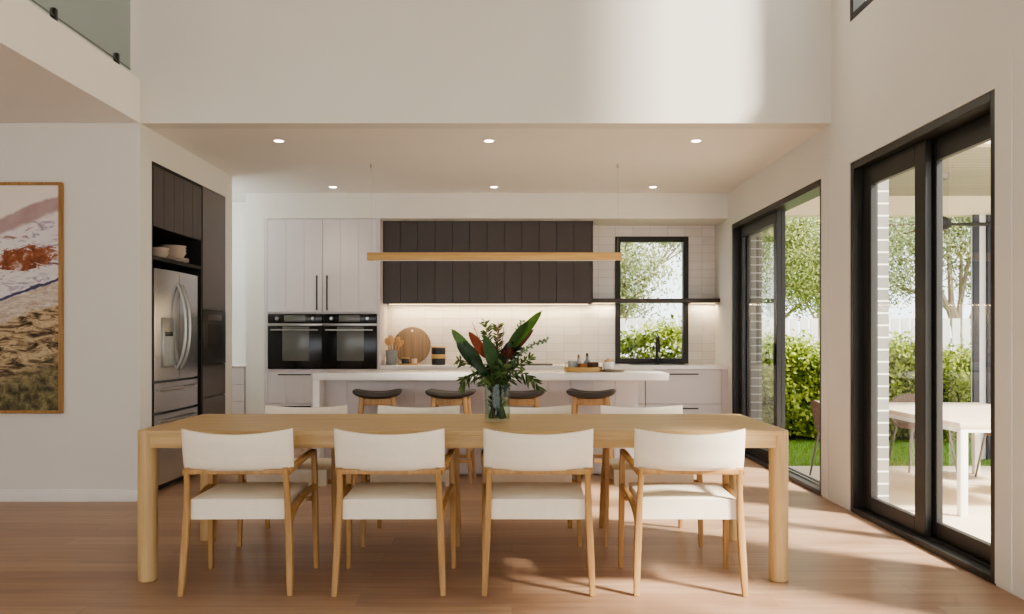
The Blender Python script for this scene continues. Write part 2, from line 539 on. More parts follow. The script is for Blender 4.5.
def cushion(bm, fn, nu, nv):
    """closed shell from fn(u,v,side) with u,v in 0..1; side +1/-1"""
    top = [[bm.verts.new(fn(i / nu, j / nv, 1)) for j in range(nv + 1)] for i in range(nu + 1)]
    bot = [[bm.verts.new(fn(i / nu, j / nv, -1)) for j in range(nv + 1)] for i in range(nu + 1)]
    for i in range(nu):
        for j in range(nv):
            bm.faces.new((top[i][j], top[i + 1][j], top[i + 1][j + 1], top[i][j + 1]))
            bm.faces.new((bot[i][j], bot[i][j + 1], bot[i + 1][j + 1], bot[i + 1][j]))
    for i in range(nu):
        bm.faces.new((top[i][0], bot[i][0], bot[i + 1][0], top[i + 1][0]))
        bm.faces.new((top[i][nv], top[i + 1][nv], bot[i + 1][nv], bot[i][nv]))
    for j in range(nv):
        bm.faces.new((top[0][j], top[0][j + 1], bot[0][j + 1], bot[0][j]))
        bm.faces.new((top[nu][j], bot[nu][j], bot[nu][j + 1], top[nu][j + 1]))

def BM():
    return bmesh.new()

def obj(name, bm, mat, parent=None, loc=None, smooth=True, ang=38):
    if smooth is not None:
        bmesh.ops.recalc_face_normals(bm, faces=bm.faces[:])
    me = bpy.data.meshes.new(name)
    if smooth:
        lim = math.radians(ang)
        for f in bm.faces: f.smooth = True
        for e in bm.edges:
            if len(e.link_faces) == 2 and e.calc_face_angle(0) > lim:
                e.smooth = False
    bm.to_mesh(me); bm.free()
    me.materials.append(mat)
    o = bpy.data.objects.new(name, me)
    COL.objects.link(o)
    if parent: o.parent = parent
    if loc: o.location = loc
    return o

def rawmesh(name, verts, faces, mat, parent=None):
    me = bpy.data.meshes.new(name)
    me.from_pydata(verts, [], faces)
    me.materials.append(mat)
    o = bpy.data.objects.new(name, me)
    COL.objects.link(o)
    if parent: o.parent = parent
    return o

def tag(o, label=None, cat=None, group=None, kind=None):
    if label: o['label'] = label
    if cat: o['category'] = cat
    if group: o['group'] = group
    if kind: o['kind'] = kind
    return o

def thing(name, label, cat, loc=(0, 0, 0), rotz=0.0, group=None):
    o = bpy.data.objects.new(name, None)
    o.empty_display_size = 0.05
    COL.objects.link(o)
    o.location = loc
    o.rotation_euler = (0, 0, rotz)
    return tag(o, label, cat, group)

def dup(root, loc, rotz=None, label=None, group=None):
    def cp(o, par):
        c = o.copy(); COL.objects.link(c)
        if par: c.parent = par
        for ch in list(o.children): cp(ch, c)
        return c
    r = cp(root, None)
    r.location = loc
    if rotz is not None: r.rotation_euler = (0, 0, rotz)
    if label: r['label'] = label
    if group: r['group'] = group
    return r

def struct(name, boxes, mat, bev=0.0):
    bm = BM()
    for b in boxes: box(bm, *b, bev)
    o = obj(name, bm, mat, smooth=bool(bev))
    o['kind'] = 'structure'
    return o

# ------------------------------------------------------------------ key dimensions
XR, XL = 2.345, -2.73          # right wall / kitchen left wall faces
YW = 6.24                      # bulkhead & painting wall face
YC = 9.24                      # rear cabinet fronts
YB = 9.84                      # rear wall face
ZC = 2.777                     # kitchen ceiling
ZT = 6.4

# ------------------------------------------------------------------ room shell
struct('floor', [(-6.35, XR + .02, -3.2, 9.84, -0.12, 0.0)], M['floor'])
struct('wall_left', [(-6.2, XL, YW, YW + .14, 0, ZC)], M['wall'])
struct('wall_left_side', [(-6.35, -6.2, -3.2, 7.8, 0, ZT)], M['wall'])
struct('wall_fridge_side', [(-3.55, XL, YW + .14, 6.44, 0, ZC), (-3.55, XL, 6.44, 8.10, 2.545, ZC),
                     (-3.55, XL, 8.10, 8.29, 0, ZC), (-3.69, -3.55, YW + .14, 8.29, 0, ZC)], M['wall'])
struct('wall_scullery', [(-4.6, -4.45, 8.0, YB, 0, ZC), (-4.45, -3.69, 8.0, 8.15, 0, ZC)], M['wall'])
struct('wall_rear', [(-4.6, -2.895, YB, YB + .16, 0, ZC), (-2.895, -2.69, YC, YB, 0, 2.5), (-2.895, 1.192, YB, YB + .16, 0, ZC),
                     (1.192, 2.037, YB, YB + .16, 0, 0.905), (1.192, 2.037, YB, YB + .16, 2.37, ZC),
                     (2.037, XR + .18, YB, YB + .16, 0, ZC)], M['wall'])
struct('bulkhead', [(-2.895, XR, YC, YB, 2.5, ZC)], M['wall'])
struct('ceiling', [(-6.35, XR, YW + .16, 10.0, ZC, ZC + .3)], M['ceil'])
struct('ceiling_gallery', [(-6.35, XL, -3.2, YW, ZC, 3.10)], M['ceil'])
struct('floor_gallery', [(-6.35, XL, YW, 7.8, 3.09, 3.10)], M['wall'])
struct('wall_front_upper', [(-2.805, XR, YW, YW + .16, ZC, ZT)], M['wall'])
struct('sky_blocker_behind', [(-6.35, XR + .18, -3.35, -3.2, 2.9, ZT)], M['wall'])  # unseen panel added behind the camera to cut sky light on the upper wall
struct('wall_gallery', [(-6.35, -2.6, 7.3, 7.45, 3.1, ZT), (-2.805, -2.7, YW + .16, 7.3, 3.1, ZT)], M['wall'])
struct('ceiling_void', [(-6.35, XR + .18, -3.2, 7.5, ZT, ZT + .15)], M['ceil'])

D1 = (4.118, 5.89)   # living sliding door
D2 = (6.43, 9.06)    # kitchen sliding door
DN = (1.5, 3.42)      # next opening toward the camera
DH = 2.41
x0, x1 = XR, XR + .18
wr = []
ys = [(-3.2, DN[0]), (DN[1], D1[0]), (D1[1], D2[0]), (D2[1], 9.98)]
for a, b in ys: wr.append((x0, x1, a, b, 0, DH))
wr.append((x0, x1, -3.2, 9.98, DH, 3.39))
U1 = (5.12, 5.9)
for a, b in ((-3.2, U1[0]), (U1[1], 7.5)): wr.append((x0, x1, a, b, 3.39, 6.2))
wr.append((x0, x1, -3.2, 7.5, 6.2, ZT))
struct('wall_right', wr, M['wall'])
struct('wall_exterior', [(x1 + .02, x1 + .135, 6.0, 6.40, -0.08, DH + .3), (x1 + .02, x1 + .135, 9.05, 10.0, -.08, DH + .3)], M['brick'])
struct('baseboard_left', [(-6.2, XL, YW - .014, YW, 0, .09)], M['white_trim'], .003)

# flat architraves around the openings
def architrave(name, a, b, top, w=.135, t=.006):
    struct(name, [(XR - t, XR, a - w, a, .012, top + w), (XR - t, XR, b, b + w, .012, top + w), (XR - t, XR, a, b, top, top + w)], M['wall'])
architrave('trim_1', *D1, DH)
architrave('trim_2', *D2, DH)

# backsplash
o = struct('trim_3', [(-1.432, 1.192, YB - .012, YB, .9, 2.5), (2.037, XR, YB - .012, YB, .9, 2.5), (1.192, 2.037, YB - .012, YB, 2.37, 2.5)], M['tile'])
o.name = 'backsplash_tiles'

# ------------------------------------------------------------------ doors and windows
def framed(bm, axis, a0, a1, z0, z1, d0, d1, w, bw=None):
    """rectangular ring of four members; axis 'Y' -> spans Y, thickness in X"""
    bw = bw or w
    for (p0, p1, q0, q1) in ((a0, a0 + w, z0, z1), (a1 - w, a1, z0, z1), (a0 + w, a1 - w, z0, z0 + bw), (a0 + w, a1 - w, z1 - w, z1)):
        if axis == 'Y': box(bm, d0, d1, p0, p1, q0, q1, .003, 1)
        else: box(bm, p0, p1, d0, d1, q0, q1, .003, 1)

def sliding_door(name, y0, y1, panels, sill_mat, stile=.1):
    e = bpy.data.objects.new(name, None); COL.objects.link(e)
    e.location = (XR, y0, 0); e['kind'] = 'structure'
    W = y1 - y0
    bm = BM()
    framed(bm, 'Y', 0, W, 0.0, DH, 0.0, .17, .05, .035)
    obj('door_frame', bm, M['black_frame'], e)
    bm = BM()
    box(bm, .075, .09, .05, W - .05, .035, .047); box(bm, .127, .142, .05, W - .05, .035, .047)
    obj('door_track', bm, sill_mat, e)
    for (a, b, dx) in panels:
        bm = BM()
        framed(bm, 'Y', a, b, .045, DH - .05, dx, dx + .04, stile, .085)
        pn = obj('sliding_panel', bm, M['black_frame'], e)
        bm = BM()
        x = dx + .02
        vs = [bm.verts.new(p) for p in ((x, a + stile - .01, .12), (x, b - stile + .01, .12), (x, b - stile + .01, DH - .14), (x, a + stile - .01, DH - .14))]
        bm.faces.new(vs)
        obj('pane', bm, M['glass'], pn, smooth=None)
    return e
W1 = D1[1] - D1[0]
d1 = sliding_door('door_1', *D1, [(W1 / 2 - .045, W1 - .05, .065), (.05, W1 / 2 + .055, .115)], M['black_frame'], .13)
tag(d1, 'charcoal framed two panel glass sliding door nearest the camera', 'sliding door')
W2 = D2[1] - D2[0]
d2 = sliding_door('door_2', *D2, [(W2 / 2 - .01, W2 - .05, .065), (W2 / 2 + .03, W2 - .05, .117)], M['track'])
tag(d2, 'charcoal framed glass sliding door beside the kitchen, slid half open', 'sliding door')
for pn in [c for c in d2.children if c.name.startswith('sliding_panel')][:1]:
    bm = BM(); box(bm, .052, .064, W2 / 2 + .03, W2 / 2 + .06, .95, 1.15, .003)
    obj('door_pull', bm, M['black'], pn)
W3 = DN[1] - DN[0]
d3 = sliding_door('door_3', *DN, [(W3 / 2 - .07, W3 - .05, .065), (.05, W3 / 2 + .04, .115)], M['black_frame'])

def fixed_window(name, y0, y1, z0, z1):
    bm = BM()
    framed(bm, 'Y', y0, y1, z0, z1, XR + .0, XR + .09, .05)
    f = obj(name, bm, M['black_frame']); f['kind'] = 'structure'
    bm = BM(); x = XR + .05
    bm.faces.new([bm.verts.new(p) for p in ((x, y0 + .04, z0 + .04), (x, y1 - .04, z0 + .04), (x, y1 - .04, z1 - .04), (x, y0 + .04, z1 - .04))])
    obj('pane', bm, M['glass'], f, smooth=None)
fixed_window('window_2', *U1, 3.39, 6.2)
# kitchen window
bm = BM()
framed(bm, 'X', 1.192, 2.037, .905, 2.37, YB - .03, YB + .06, .06)
kw = obj('window_1', bm, M['black_frame']); kw['kind'] = 'structure'
tag(kw, 'black framed window above the kitchen sink', 'window')
bm = BM(); y = YB + .03
bm.faces.new([bm.verts.new(p) for p in ((1.23, y, .94), (2.0, y, .94), (2.0, y, 2.33), (1.23, y, 2.33))])
obj('pane', bm, M['glass'], kw, smooth=None)

# ------------------------------------------------------------------ balustrade on the gallery edge
bal = thing('glass_balustrade', 'grey tinted frameless glass balustrade on the upper gallery edge', 'balustrade', (-2.79, 0, 3.10))
for a, b in ((4.85, 6.2), (3.45, 4.8), (2.05, 3.4)):
    bm = BM(); box(bm, -.006, .006, a, b, .055, 1.05)
    obj('glass_panel', bm, M['balustrade_glass'], bal, smooth=None)
for yy in (6.0, 5.18, 4.5, 3.72, 3.1, 2.3):
    bm = BM(); box(bm, -.018, .014, yy - .02, yy + .02, 0, .11, .006)
    obj('clamp', bm, M['black'], bal)
bm = BM(); box(bm, .0065, .0105, 2.05, 6.2, .055, .062)
obj('edge_channel', bm, M['steel_dark'], bal)

# ------------------------------------------------------------------ painting
PW, PH = 1.3, 1.689
pt = thing('framed_painting', 'oak framed abstract aerial landscape painting with orange patch on left wall', 'painting', (-3.289 - PW, YW - .04, .649))
bm = BM(); framed(bm, 'X', 0, PW, 0, PH, 0, .04, .022)
obj('picture_frame', bm, M['frame_oak'], pt)
bm = BM(); box(bm, .02, PW - .02, .014, .036, .02, PH - .02)
obj('canvas', bm, painting_mat(PW, PH), pt, smooth=False)

# ------------------------------------------------------------------ downlights
DLX = [(-1.865, 6.80, 'in the front row, nearest the fridge'), (-.184, 6.80, 'in the front row, middle of three'), (1.473, 6.80, 'in the front row, nearest the sliding doors'),
       (-1.87, 8.88, 'in the back row, above the wall ovens'), (-.188, 8.88, 'in the back row, before the dark overhead cabinets'), (1.473, 8.88, 'in the back row, nearest the kitchen window')]
dl0 = None
for i, (x, yy, t) in enumerate(DLX):
    lab = 'small round recessed ceiling downlight ' + t
    if dl0 is None:
        dl0 = thing('recessed_downlight', lab, 'downlight', (x, yy, ZC), 0, 'recessed downlights in the kitchen ceiling')
        bm = BM(); lathe(bm, [(.040, -.002), (.052, -.004), (.055, 0.0), (.040, .0)], n=24, cap=False)
        obj('trim_ring', bm, M['white_trim'], dl0)
        bm = BM(); lathe(bm, [(.0, -.003), (.036, -.003), (.036, -.001), (.0, -.001)], n=24, cap=False)
        bmesh.ops.remove_doubles(bm, verts=bm.verts[:], dist=1e-5)
        obj('lens', bm, M['downlight'], dl0)
    else:
        dup(dl0, (x, yy, ZC), 0, lab)

# ------------------------------------------------------------------ grooved panels
def boards(bm, x0, x1, z0, z1, y0, y1, n, gap=.0012, bev=.0012):
    w = (x1 - x0) / n
    for i in range(n):
        box(bm, x0 + i * w + (gap / 2 if i else 0), x0 + (i + 1) * w - (gap / 2 if i < n - 1 else 0), y0, y1, z0, z1, bev, 1)
    box(bm, x0 + .002, x1 - .002, y1 - .004, y1 + .002, z0 + .002, z1 - .002)

def bar_handle(bm, p0, p1, out, r=.007, stand=.03):
    p0, p1, out = Vector(p0), Vector(p1), Vector(out)
    d = (p1 - p0).normalized()
    up = out
    bar(bm, [p0 + out * stand, p1 + out * stand], (r * 2, r * 2), up, .4)
    for q in (p0 + d * .02, p1 - d * .02):
        bar(bm, [q, q + out * stand], (r * 1.6, r * 1.6), d, .4)

# tall white oven cabinet (built in local coordinates: origin on floor, front at y=0, back +y)
tc = thing('tall_oven_cabinet', 'pale grooved two door tall cupboard around the wall ovens', 'cabinet', (-2.687, YC, 0))
TW = 1.252
bm = BM()
box(bm, 0, .03, 0, .59, 0, 2.5); box(bm, TW - .03, TW, 0, .59, 0, 2.5)
box(bm, .03, TW - .03, .02, .59, 2.47, 2.5); box(bm, .03, TW - .03, .025, .59, 1.462, 1.478)
box(bm, .03, TW - .03, .0, .59, .835, .86); box(bm, .03, TW - .03, .57, .59, .1, 2.47); box(bm, .03, TW - .03, .05, .59, .0, .1)
obj('carcass', bm, M['white_cab'], tc, smooth=False)
mid = TW / 2
for a, b, hx in ((.033, mid - .0025, mid - .055), (mid + .0025, TW - .033, mid + .055)):
    bm = BM(); boards(bm, a, b, 1.48, 2.487, 0, .02, 3)
    dr = obj('door', bm, M['white_cab'], tc)
    bm = BM(); bar_handle(bm, (hx, 0, 1.5), (hx, 0, 1.88), (0, -1, 0))
    obj('handle', bm, M['black'], dr)
for a, b in ((.033, mid - .0025), (mid + .0025, TW - .033)):
    for z0, z1 in ((.49, .832), (.105, .486)):
        bm = BM(); boards(bm, a, b, z0, z1, 0, .02, 3)
        dr = obj('drawer', bm, M['white_cab'], tc)
        bm = BM(); cx = (a + b) / 2
        bar_handle(bm, (cx - .18, 0, z1 - .03), (cx + .18, 0, z1 - .03), (0, -1, 0), .006, .022)
        obj('handle', bm, M['black'], dr)

ov0 = None
for i, ox in enumerate((-2.654, -2.061 + .0)):
    lab = ['black glass built-in wall oven, left one of the pair', 'black glass built-in wall oven, right one nearer the chopping board'][i]
    if ov0 is None:
        ov0 = thing('wall_oven', lab, 'oven', (ox, YC, .862), 0, 'wall ovens')
        w = .592
        bm = BM(); box(bm, .01, w - .01, .02, .55, .002, .597)
        obj('oven_body', bm, M['dark_in'], ov0, smooth=False)
        bm = BM(); box(bm, .002, w - .002, -.006, .02, .5, .598, .003)
        cp = obj('control_panel', bm, M['black_glass'], ov0)
        bm = BM(); box(bm, .18, .41, -.009, -.006, .515, .585, .001)
        obj('display', bm, M['oven_window'], cp)
        for kx in (.1, w - .1):
            bm = BM()
            r0 = [[(kx + r * math.cos(2 * PI * k / 20), yy, .55 + r * math.sin(2 * PI * k / 20)) for k in range(20)] for r, yy in ((.021, -.006), (.021, -.016), (.017, -.03), (.015, -.032))]
            rings(bm, r0)
            obj('knob', bm, M['chrome'], cp)
        bm = BM(); box(bm, .002, w - .002, -.005, .02, .47, .497, .002)
        obj('trim_strip', bm, M['chrome'], ov0)
        bm = BM(); box(bm, .002, w - .002, -.01, .02, .004, .468, .004)
        od = obj('oven_door', bm, M['black_glass'], ov0)
        bm = BM(); box(bm, .16, w - .14, -.0125, -.01, .09, .462, .001)
        obj('door_glass', bm, M['oven_window'], od)
        bm = BM(); bar_handle(bm, (.04, -.01, .425), (w - .04, -.01, .425), (0, -1, 0), .008, .03)
        obj('handle', bm, M['chrome'], od)
    else:
        dup(ov0, (ox, YC, .862), 0, lab)

# dark overhead cabinets
oc = thing('overhead_cabinet', 'long dark bronze grooved overhead cupboard above the backsplash', 'cabinet', (-1.433, 9.44, 1.589))
OW, OH = 2.333, .911
bm = BM()
box(bm, 0, OW, .02, .388, .0, .018); box(bm, 0, .018, .02, .388, .018, OH); box(bm, OW - .018, OW, 0, .388, .0, OH); box(bm, .018, OW - .018, .37, .388, .018, OH); box(bm, .018, OW - .018, .02, .37, OH - .018, OH)
obj('carcass', bm, M['dark_cab'], oc, smooth=False)
dw = (OW - .02) / 4
for i in range(4):
    bm = BM(); boards(bm, i * dw + .001, (i + 1) * dw - .001, -.008, OH - .012, 0, .018, 3, .003, .0015)
    obj('door', bm, M['dark_cab'], oc)
bm = BM(); box(bm, .03, OW - .03, .30, .32, -.008, 0.0)
obj('led_strip', bm, M['led'], oc, smooth=False)

# floating shelf across the window
sh = thing('floating_shelf', 'thin dark floating shelf running across the kitchen window', 'shelf', (.905, YB - .012, 1.60))
bm = BM(); box(bm, 0, XR - .905 - .002, -.26, -.022, 0, .045, .003)
box(bm, 0, .285, -.022, 0, 0, .045); box(bm, 1.135, XR - .905 - .002, -.022, 0, 0, .045)
obj('shelf_board', bm, M['dark_cab'], sh)
for a, b in ((.02, .27), (1.15, 1.42)):
    bm = BM(); box(bm, a, b, -.07, -.055, -.006, 0)
    obj('led_strip', bm, M['led'], sh, smooth=False)

# base drawer units along the rear wall
BU = [(-1.43, -.6), (-.6, .25), (.25, .85), (.85, 1.448), (1.452, 2.282)]
LB = ['pale drawer cabinet beside the oven tower, hidden behind the island', 'pale drawer cabinet under the black cooktop', 'pale drawer cabinet right of the cooktop',
      'pale drawer cabinet beside the island end', 'pale drawer cabinet under the window with two black pulls, next to the sliding door']
for (a, b), lab in zip(BU, LB):
    bc = thing('base_drawer_cabinet', lab, 'cabinet', (a, YC, 0), 0, 'drawer cabinets along the rear wall')
    w = b - a
    bm = BM(); box(bm, 0, w, .022, .585, .1, .857); box(bm, .0, w, .06, .585, 0, .1)
    obj('carcass', bm, M['gap'], bc, smooth=False)
    for z0, z1 in ((.485, .853), (.105, .48)):
        bm = BM(); box(bm, .002, w - .002, 0, .02, z0, z1, .002, 1)
        dr = obj('drawer', bm, M['white_cab'], bc)
        bm = BM(); bar_handle(bm, (w / 2 - .155, 0, z1 - .045), (w / 2 + .155, 0, z1 - .045), (0, -1, 0), .006, .022)
        obj('handle', bm, M['black'], dr)
fp = struct('trim_4', [(2.284, XR, YC + .002, YB - .02, 0, .857)], M['white_cab'])

wt = thing('rear_worktop', 'white stone worktop along the tiled wall', 'worktop', (-1.43, YC - .015, .88))
bm = BM(); box(bm, .0, XR + 1.43 - .001, 0, YB - YC + .015 - .012, -.022, .02, .002)
obj('worktop_slab', bm, M['stone'], wt)
bm = BM(); box(bm, 2.76, 3.38, .14, .5, .0202, .0225, .004)
obj('sink_rim', bm, M['black'], wt)

ct = tag(None or thing('cooktop', 'thin black glass cooktop on rear worktop', 'cooktop', (0, 9.52, .90)))
bm = BM(); box(bm, -.45, .45, -.24, .24, .0003, .012, .004)
obj('glass_plate', bm, M['black_glass'], ct)

fa = thing('kitchen_faucet', 'tall matt black kitchen mixer tap before the window', 'faucet', (1.66, 9.73, .90))
bm = BM(); lathe(bm, [(.026, 0), (.026, .01), (.02, .014), (.018, .1), (.016, .11)], n=20)
obj('base', bm, M['black'], fa)
bm = BM()
pts = [(0, 0, .1), (0, 0, .27)] + [(0, -.06 + .06 * math.cos(t), .27 + .05 * math.sin(t)) for t in [PI * k / 8 for k in range(1, 9)]] + [(0, -.12, .2)]
tube(bm, pts, .0125, 12)
obj('spout', bm, M['black'], fa)
bm = BM(); tube(bm, [(0, -.12, .21), (0, -.12, .14)], [.016, .015], 12)
obj('spray_head', bm, M['black'], fa)
bm = BM(); tube(bm, [(.015, 0, .06), (.07, 0, .065), (.085, 0, .07)], [.008, .007, .006], 10)
obj('lever', bm, M['black'], fa)

# ------------------------------------------------------------------ island
isl = thing('island_cabinet', 'pale grooved island cabinet under the white benchtop', 'cabinet', (-1.634, 7.42, 0))
bm = BM(); box(bm, 0, 2.729, .025, .64, .09, .839); box(bm, .0, 2.729, .06, .62, 0, .09)
obj('carcass', bm, M['white_cab'], isl, smooth=False)
bm = BM(); boards(bm, 0, 2.729, .02, .838, 0, .022, 14)
obj('front_panel', bm, M['white_cab'], isl)
it = thing('island_benchtop', 'white stone island benchtop with waterfall end', 'worktop', (-1.694, 7.22, 0))
bm = BM(); box(bm, 0, 3.028, 0, .88, .84, .90, .003)
obj('benchtop_slab', bm, M['stone'], it)
bm = BM(); box(bm, 0, .058, 0, .88, 0, .84, .002)
obj('waterfall_end', bm, M['stone'], it)

# ------------------------------------------------------------------ pendant
pe = thing('linear_pendant', 'slim oak linear pendant light hanging over the island', 'pendant light', (-.158, 7.72, 1.905))
bm = BM(); box(bm, -1.155, 1.155, -.03, .03, 0, .07, .004)
obj('lamp_bar', bm, M['pendant_oak'], pe)
bm = BM(); box(bm, -1.1, 1.1, -.015, .015, -.004, 0)
obj('diffuser', bm, M['white_trim'], pe, smooth=False)
for sx in (-1.12, 1.12):
    bm = BM(); tube(bm, [(sx, 0, .07), (sx, 0, ZC - 1.905)], .0011, 6)
    w = obj('suspension_wire', bm, M['wire'], pe)
    bm = BM(); lathe(bm, [(.012, ZC - 1.905 - .03), (.012, ZC - 1.905)], (sx, 0, 0), 12)
    obj('wire_anchor', bm, M['wire'], w)

# ------------------------------------------------------------------ fridge wall joinery (faces +X; local x = into room)
fj = thing('fridge_surround_cabinet', 'dark bronze overhead cupboard and open niche around the fridge', 'cabinet', (XL, 6.442, 0))
FW = 1.058
bm = BM()
box(bm, -.7, -.002, 0, .025, 0, 2.543); box(bm, -.7, -.002, FW - .03, FW, 0, 2.543)
box(bm, -.7, -.002, .025, FW - .03, 2.52, 2.543)
box(bm, -.7, -.002, .025, FW - .03, 1.80, 1.83); box(bm, -.7, -.022, .025, FW - .03, 2.06, 2.08)
box(bm, -.7, -.68, .025, FW - .03, 1.83, 2.52)
obj('carcass', bm, M['dark_in'], fj, smooth=False)
bm = BM()
nb = 5; w = (FW - .055) / nb
for i in range(nb):
    box(bm, -.02, 0, .026 + i * w + .0015, .026 + (i + 1) * w - .0015, 2.055, 2.518, .002, 1)
obj('door', bm, M['dark_cab'], fj)

tp = thing('tall_pantry_cabinet', 'dark tall pantry cupboard with drawers beside the fridge', 'cabinet', (XL, 7.502, 0))
PWd = .596
bm = BM(); box(bm, -.7, -.022, 0, PWd, .0, 2.543)
obj('carcass', bm, M['dark_in'], tp, smooth=False)
bm = BM(); box(bm, -.02, 0, .003, PWd - .003, 1.452, 2.54, .002, 1)
obj('door', bm, M['dark_gloss'], tp)
for z0, z1 in ((.67, .958), (.37, .665), (.07, .365)):
    bm = BM(); box(bm, -.02, 0, .003, PWd - .003, z0, z1, .002, 1)
    obj('drawer', bm, M['dark_gloss'], tp)
cm = thing('built_in_coffee_machine', 'black built-in coffee machine in the dark tall pantry cupboard', 'coffee machine', (XL, 7.505, .962))
bm = BM(); box(bm, -.0215, .004, .0, .59, .002, .486, .003)
obj('fascia', bm, M['black'], cm)
bm = BM(); box(bm, .004, .006, .12, .47, .16, .36, .001)
obj('spout_recess', bm, M['dark_in'], cm)
bm = BM(); box(bm, .004, .007, .12, .47, .40, .45, .001)
obj('display', bm, M['dark_gloss'], cm)

fr = thing('refrigerator', 'stainless steel french door fridge with water dispenser', 'refrigerator', (XL, 6.5, 0))
FRW = .91
bm = BM(); box(bm, -.66, -.04, .0, FRW, .04, 1.73, .006)
obj('body', bm, M['steel_dark'], fr)
bm = BM(); box(bm, -.6, -.06, .02, FRW - .02, .0, .04)
obj('plinth', bm, M['black'], fr, smooth=False)
def bow(bm, y0, y1, z0, z1, xb=-.035, depth=.045, bulge=.02, n=8):
    """door skin, gently bowed across the whole fridge width"""
    def fx(yy):
        t = yy / FRW * 2 - 1
        return xb + depth + bulge * (1 - t * t) - bulge
    rs = []
    for i in range(n + 1):
        yy = y0 + (y1 - y0) * i / n
        rs.append([(xb, yy, z0), (fx(yy), yy, z0), (fx(yy), yy, z1), (xb, yy, z1)])
    rings(bm, rs)
    return fx
for k, (a, b) in enumerate(((.003, FRW / 2 - .003), (FRW / 2 + .003, FRW - .003))):
    bm = BM(); bow(bm, a, b, .868, 1.738)
    dr = obj('fridge_door', bm, M['steel'], fr)
    hy = FRW / 2 + (-.045 if k == 0 else .045)
    bm = BM()
    tube(bm, bez((.006, hy, .95), (.10, hy, 1.08), (.10, hy, 1.5), (.006, hy, 1.64), 14), .013, 10)
    obj('handle', bm, M['chrome'], dr)
    if k == 0:
        bm = BM(); box(bm, .0, .012, .13, .34, .97, 1.36, .004)
        dp = obj('water_dispenser', bm, M['chrome'], dr)
        bm = BM(); box(bm, .012, .0135, .145, .325, .985, 1.24, .0005)
        obj('dispenser_recess', bm, M['mug_grey'], dp)
        bm = BM(); box(bm, .012, .014, .16, .31, 1.215, 1.25, .0005)
        obj('control_panel', bm, M['black_glass'], dp)
for z0, z1 in ((.625, .85), (.06, .605)):
    bm = BM(); bow(bm, .003, FRW - .003, z0, z1)
    dr = obj('freezer_drawer', bm, M['steel'], fr)
    bm = BM(); hz = z1 - .055
    tube(bm, bez((.004, .07, hz), (.055, .2, hz), (.055, FRW - .2, hz), (.004, FRW - .07, hz), 14), .011, 10)
    obj('handle', bm, M['chrome'], dr)

# crockery in the niche
def bowl_prof(r, h, t=.006):
    return [(r * .45, 0), (r * .5, 0), (r * .8, h * .35), (r, h), (r - t, h), (r * .76, h * .4), (r * .4, t * 1.5), (0.0001, t * 1.5)]
def crock(name, lab, cat, prof, loc, mat, group=None, n=28):
    bm = BM(); lathe(bm, prof, (0, 0, 0), n)
    bmesh.ops.remove_doubles(bm, verts=bm.verts[:], dist=2e-4)
    o = obj(name, bm, mat, loc=loc)
    return tag(o, lab, cat, group)
plate = [(.08, 0), (.09, .004), (.135, .014), (.135, .019), (.085, .010), (.0001, .009)]
nz_ = 1.830
for k in range(3):
    crock('dinner_plate', ['lowest sand coloured plate of the stack in the dark niche', 'middle sand coloured plate of the stack in the dark niche', 'top sand coloured plate of the stack, directly under the bowls'][k], 'plate', plate, (XL - .145, 7.19, nz_ + .0005 + .0115 * k), M['bowl'], 'plates in the niche above the fridge')
zz = nz_ + .0115 * 2 + .0105
for k in range(3):
    crock('serving_bowl', ['lowest sand coloured bowl on the plate stack above the fridge', 'middle sand coloured bowl nested on the plate stack above the fridge', 'top sand coloured bowl on the plate stack above the fridge'][k], 'bowl', bowl_prof(.115, .062), (XL - .145, 7.19, zz + .026 * k), M['bowl'], 'bowls in the niche above the fridge')
for k in range(2):
    crock('serving_bowl', ['lower of two pale bowls at the left end of the niche', 'upper of two pale bowls at the left end of the niche'][k], 'bowl', bowl_prof(.1, .06), (XL - .125, 6.82, nz_ + .0005 + .03 * k), M['bowl'], 'bowls in the niche above the fridge')

# ------------------------------------------------------------------ scullery drawers
sc = thing('scullery_drawer_cabinet', 'white drawer cabinet glimpsed in the scullery beyond the dark pantry', 'cabinet', (-3.9, 9.26, 0))
bm = BM(); box(bm, 0, .997, .022, .575, .0, .878); obj('carcass', bm, M['gap'], sc, smooth=False)
bm = BM(); box(bm, 0, .999, 0, .575, .88, .90, .002); obj('worktop', bm, M['stone'], sc)
for z0, z1 in ((.695, .872), (.51, .69), (.27, .505), (.06, .265)):
    for a, b in ((.01, .5), (.505, .985)):
        bm = BM(); box(bm, a, b, 0, .02, z0, z1, .002, 1)
        obj('drawer', bm, M['white_cab'], sc)

# ------------------------------------------------------------------ dining table
TX0, TX1, TY0, TY1, TH = -1.85, 1.367, 4.163, 5.10, .745
tb = thing('dining_table', 'long oak dining table with thick round corner legs', 'table', ((TX0 + TX1) / 2, (TY0 + TY1) / 2, 0))
hx, hy = (TX1 - TX0) / 2, (TY1 - TY0) / 2
R = .047
def rounded_slab(bm, hx, hy, r, z0, z1, n=10, e=.004):
    base = []
    for sx, sy, a0 in ((1, 1, 0), (-1, 1, PI / 2), (-1, -1, PI), (1, -1, 1.5 * PI)):
        for k in range(n + 1):
            an = a0 + PI / 2 * k / n
            base.append((sx * (hx - r), sy * (hy - r), math.cos(an), math.sin(an)))
    def ring(rr, z): return [(cx + rr * c, cy + rr * s, z) for cx, cy, c, s in base]
    rings(bm, [ring(r - e, z0), ring(r, z0 + e), ring(r, z1 - e), ring(r - e, z1)])
bm = BM(); rounded_slab(bm, hx - .002, hy - .002, R, TH - .026, TH, e=.002)
obj('tabletop', bm, M['oak_x'], tb)
a = .003
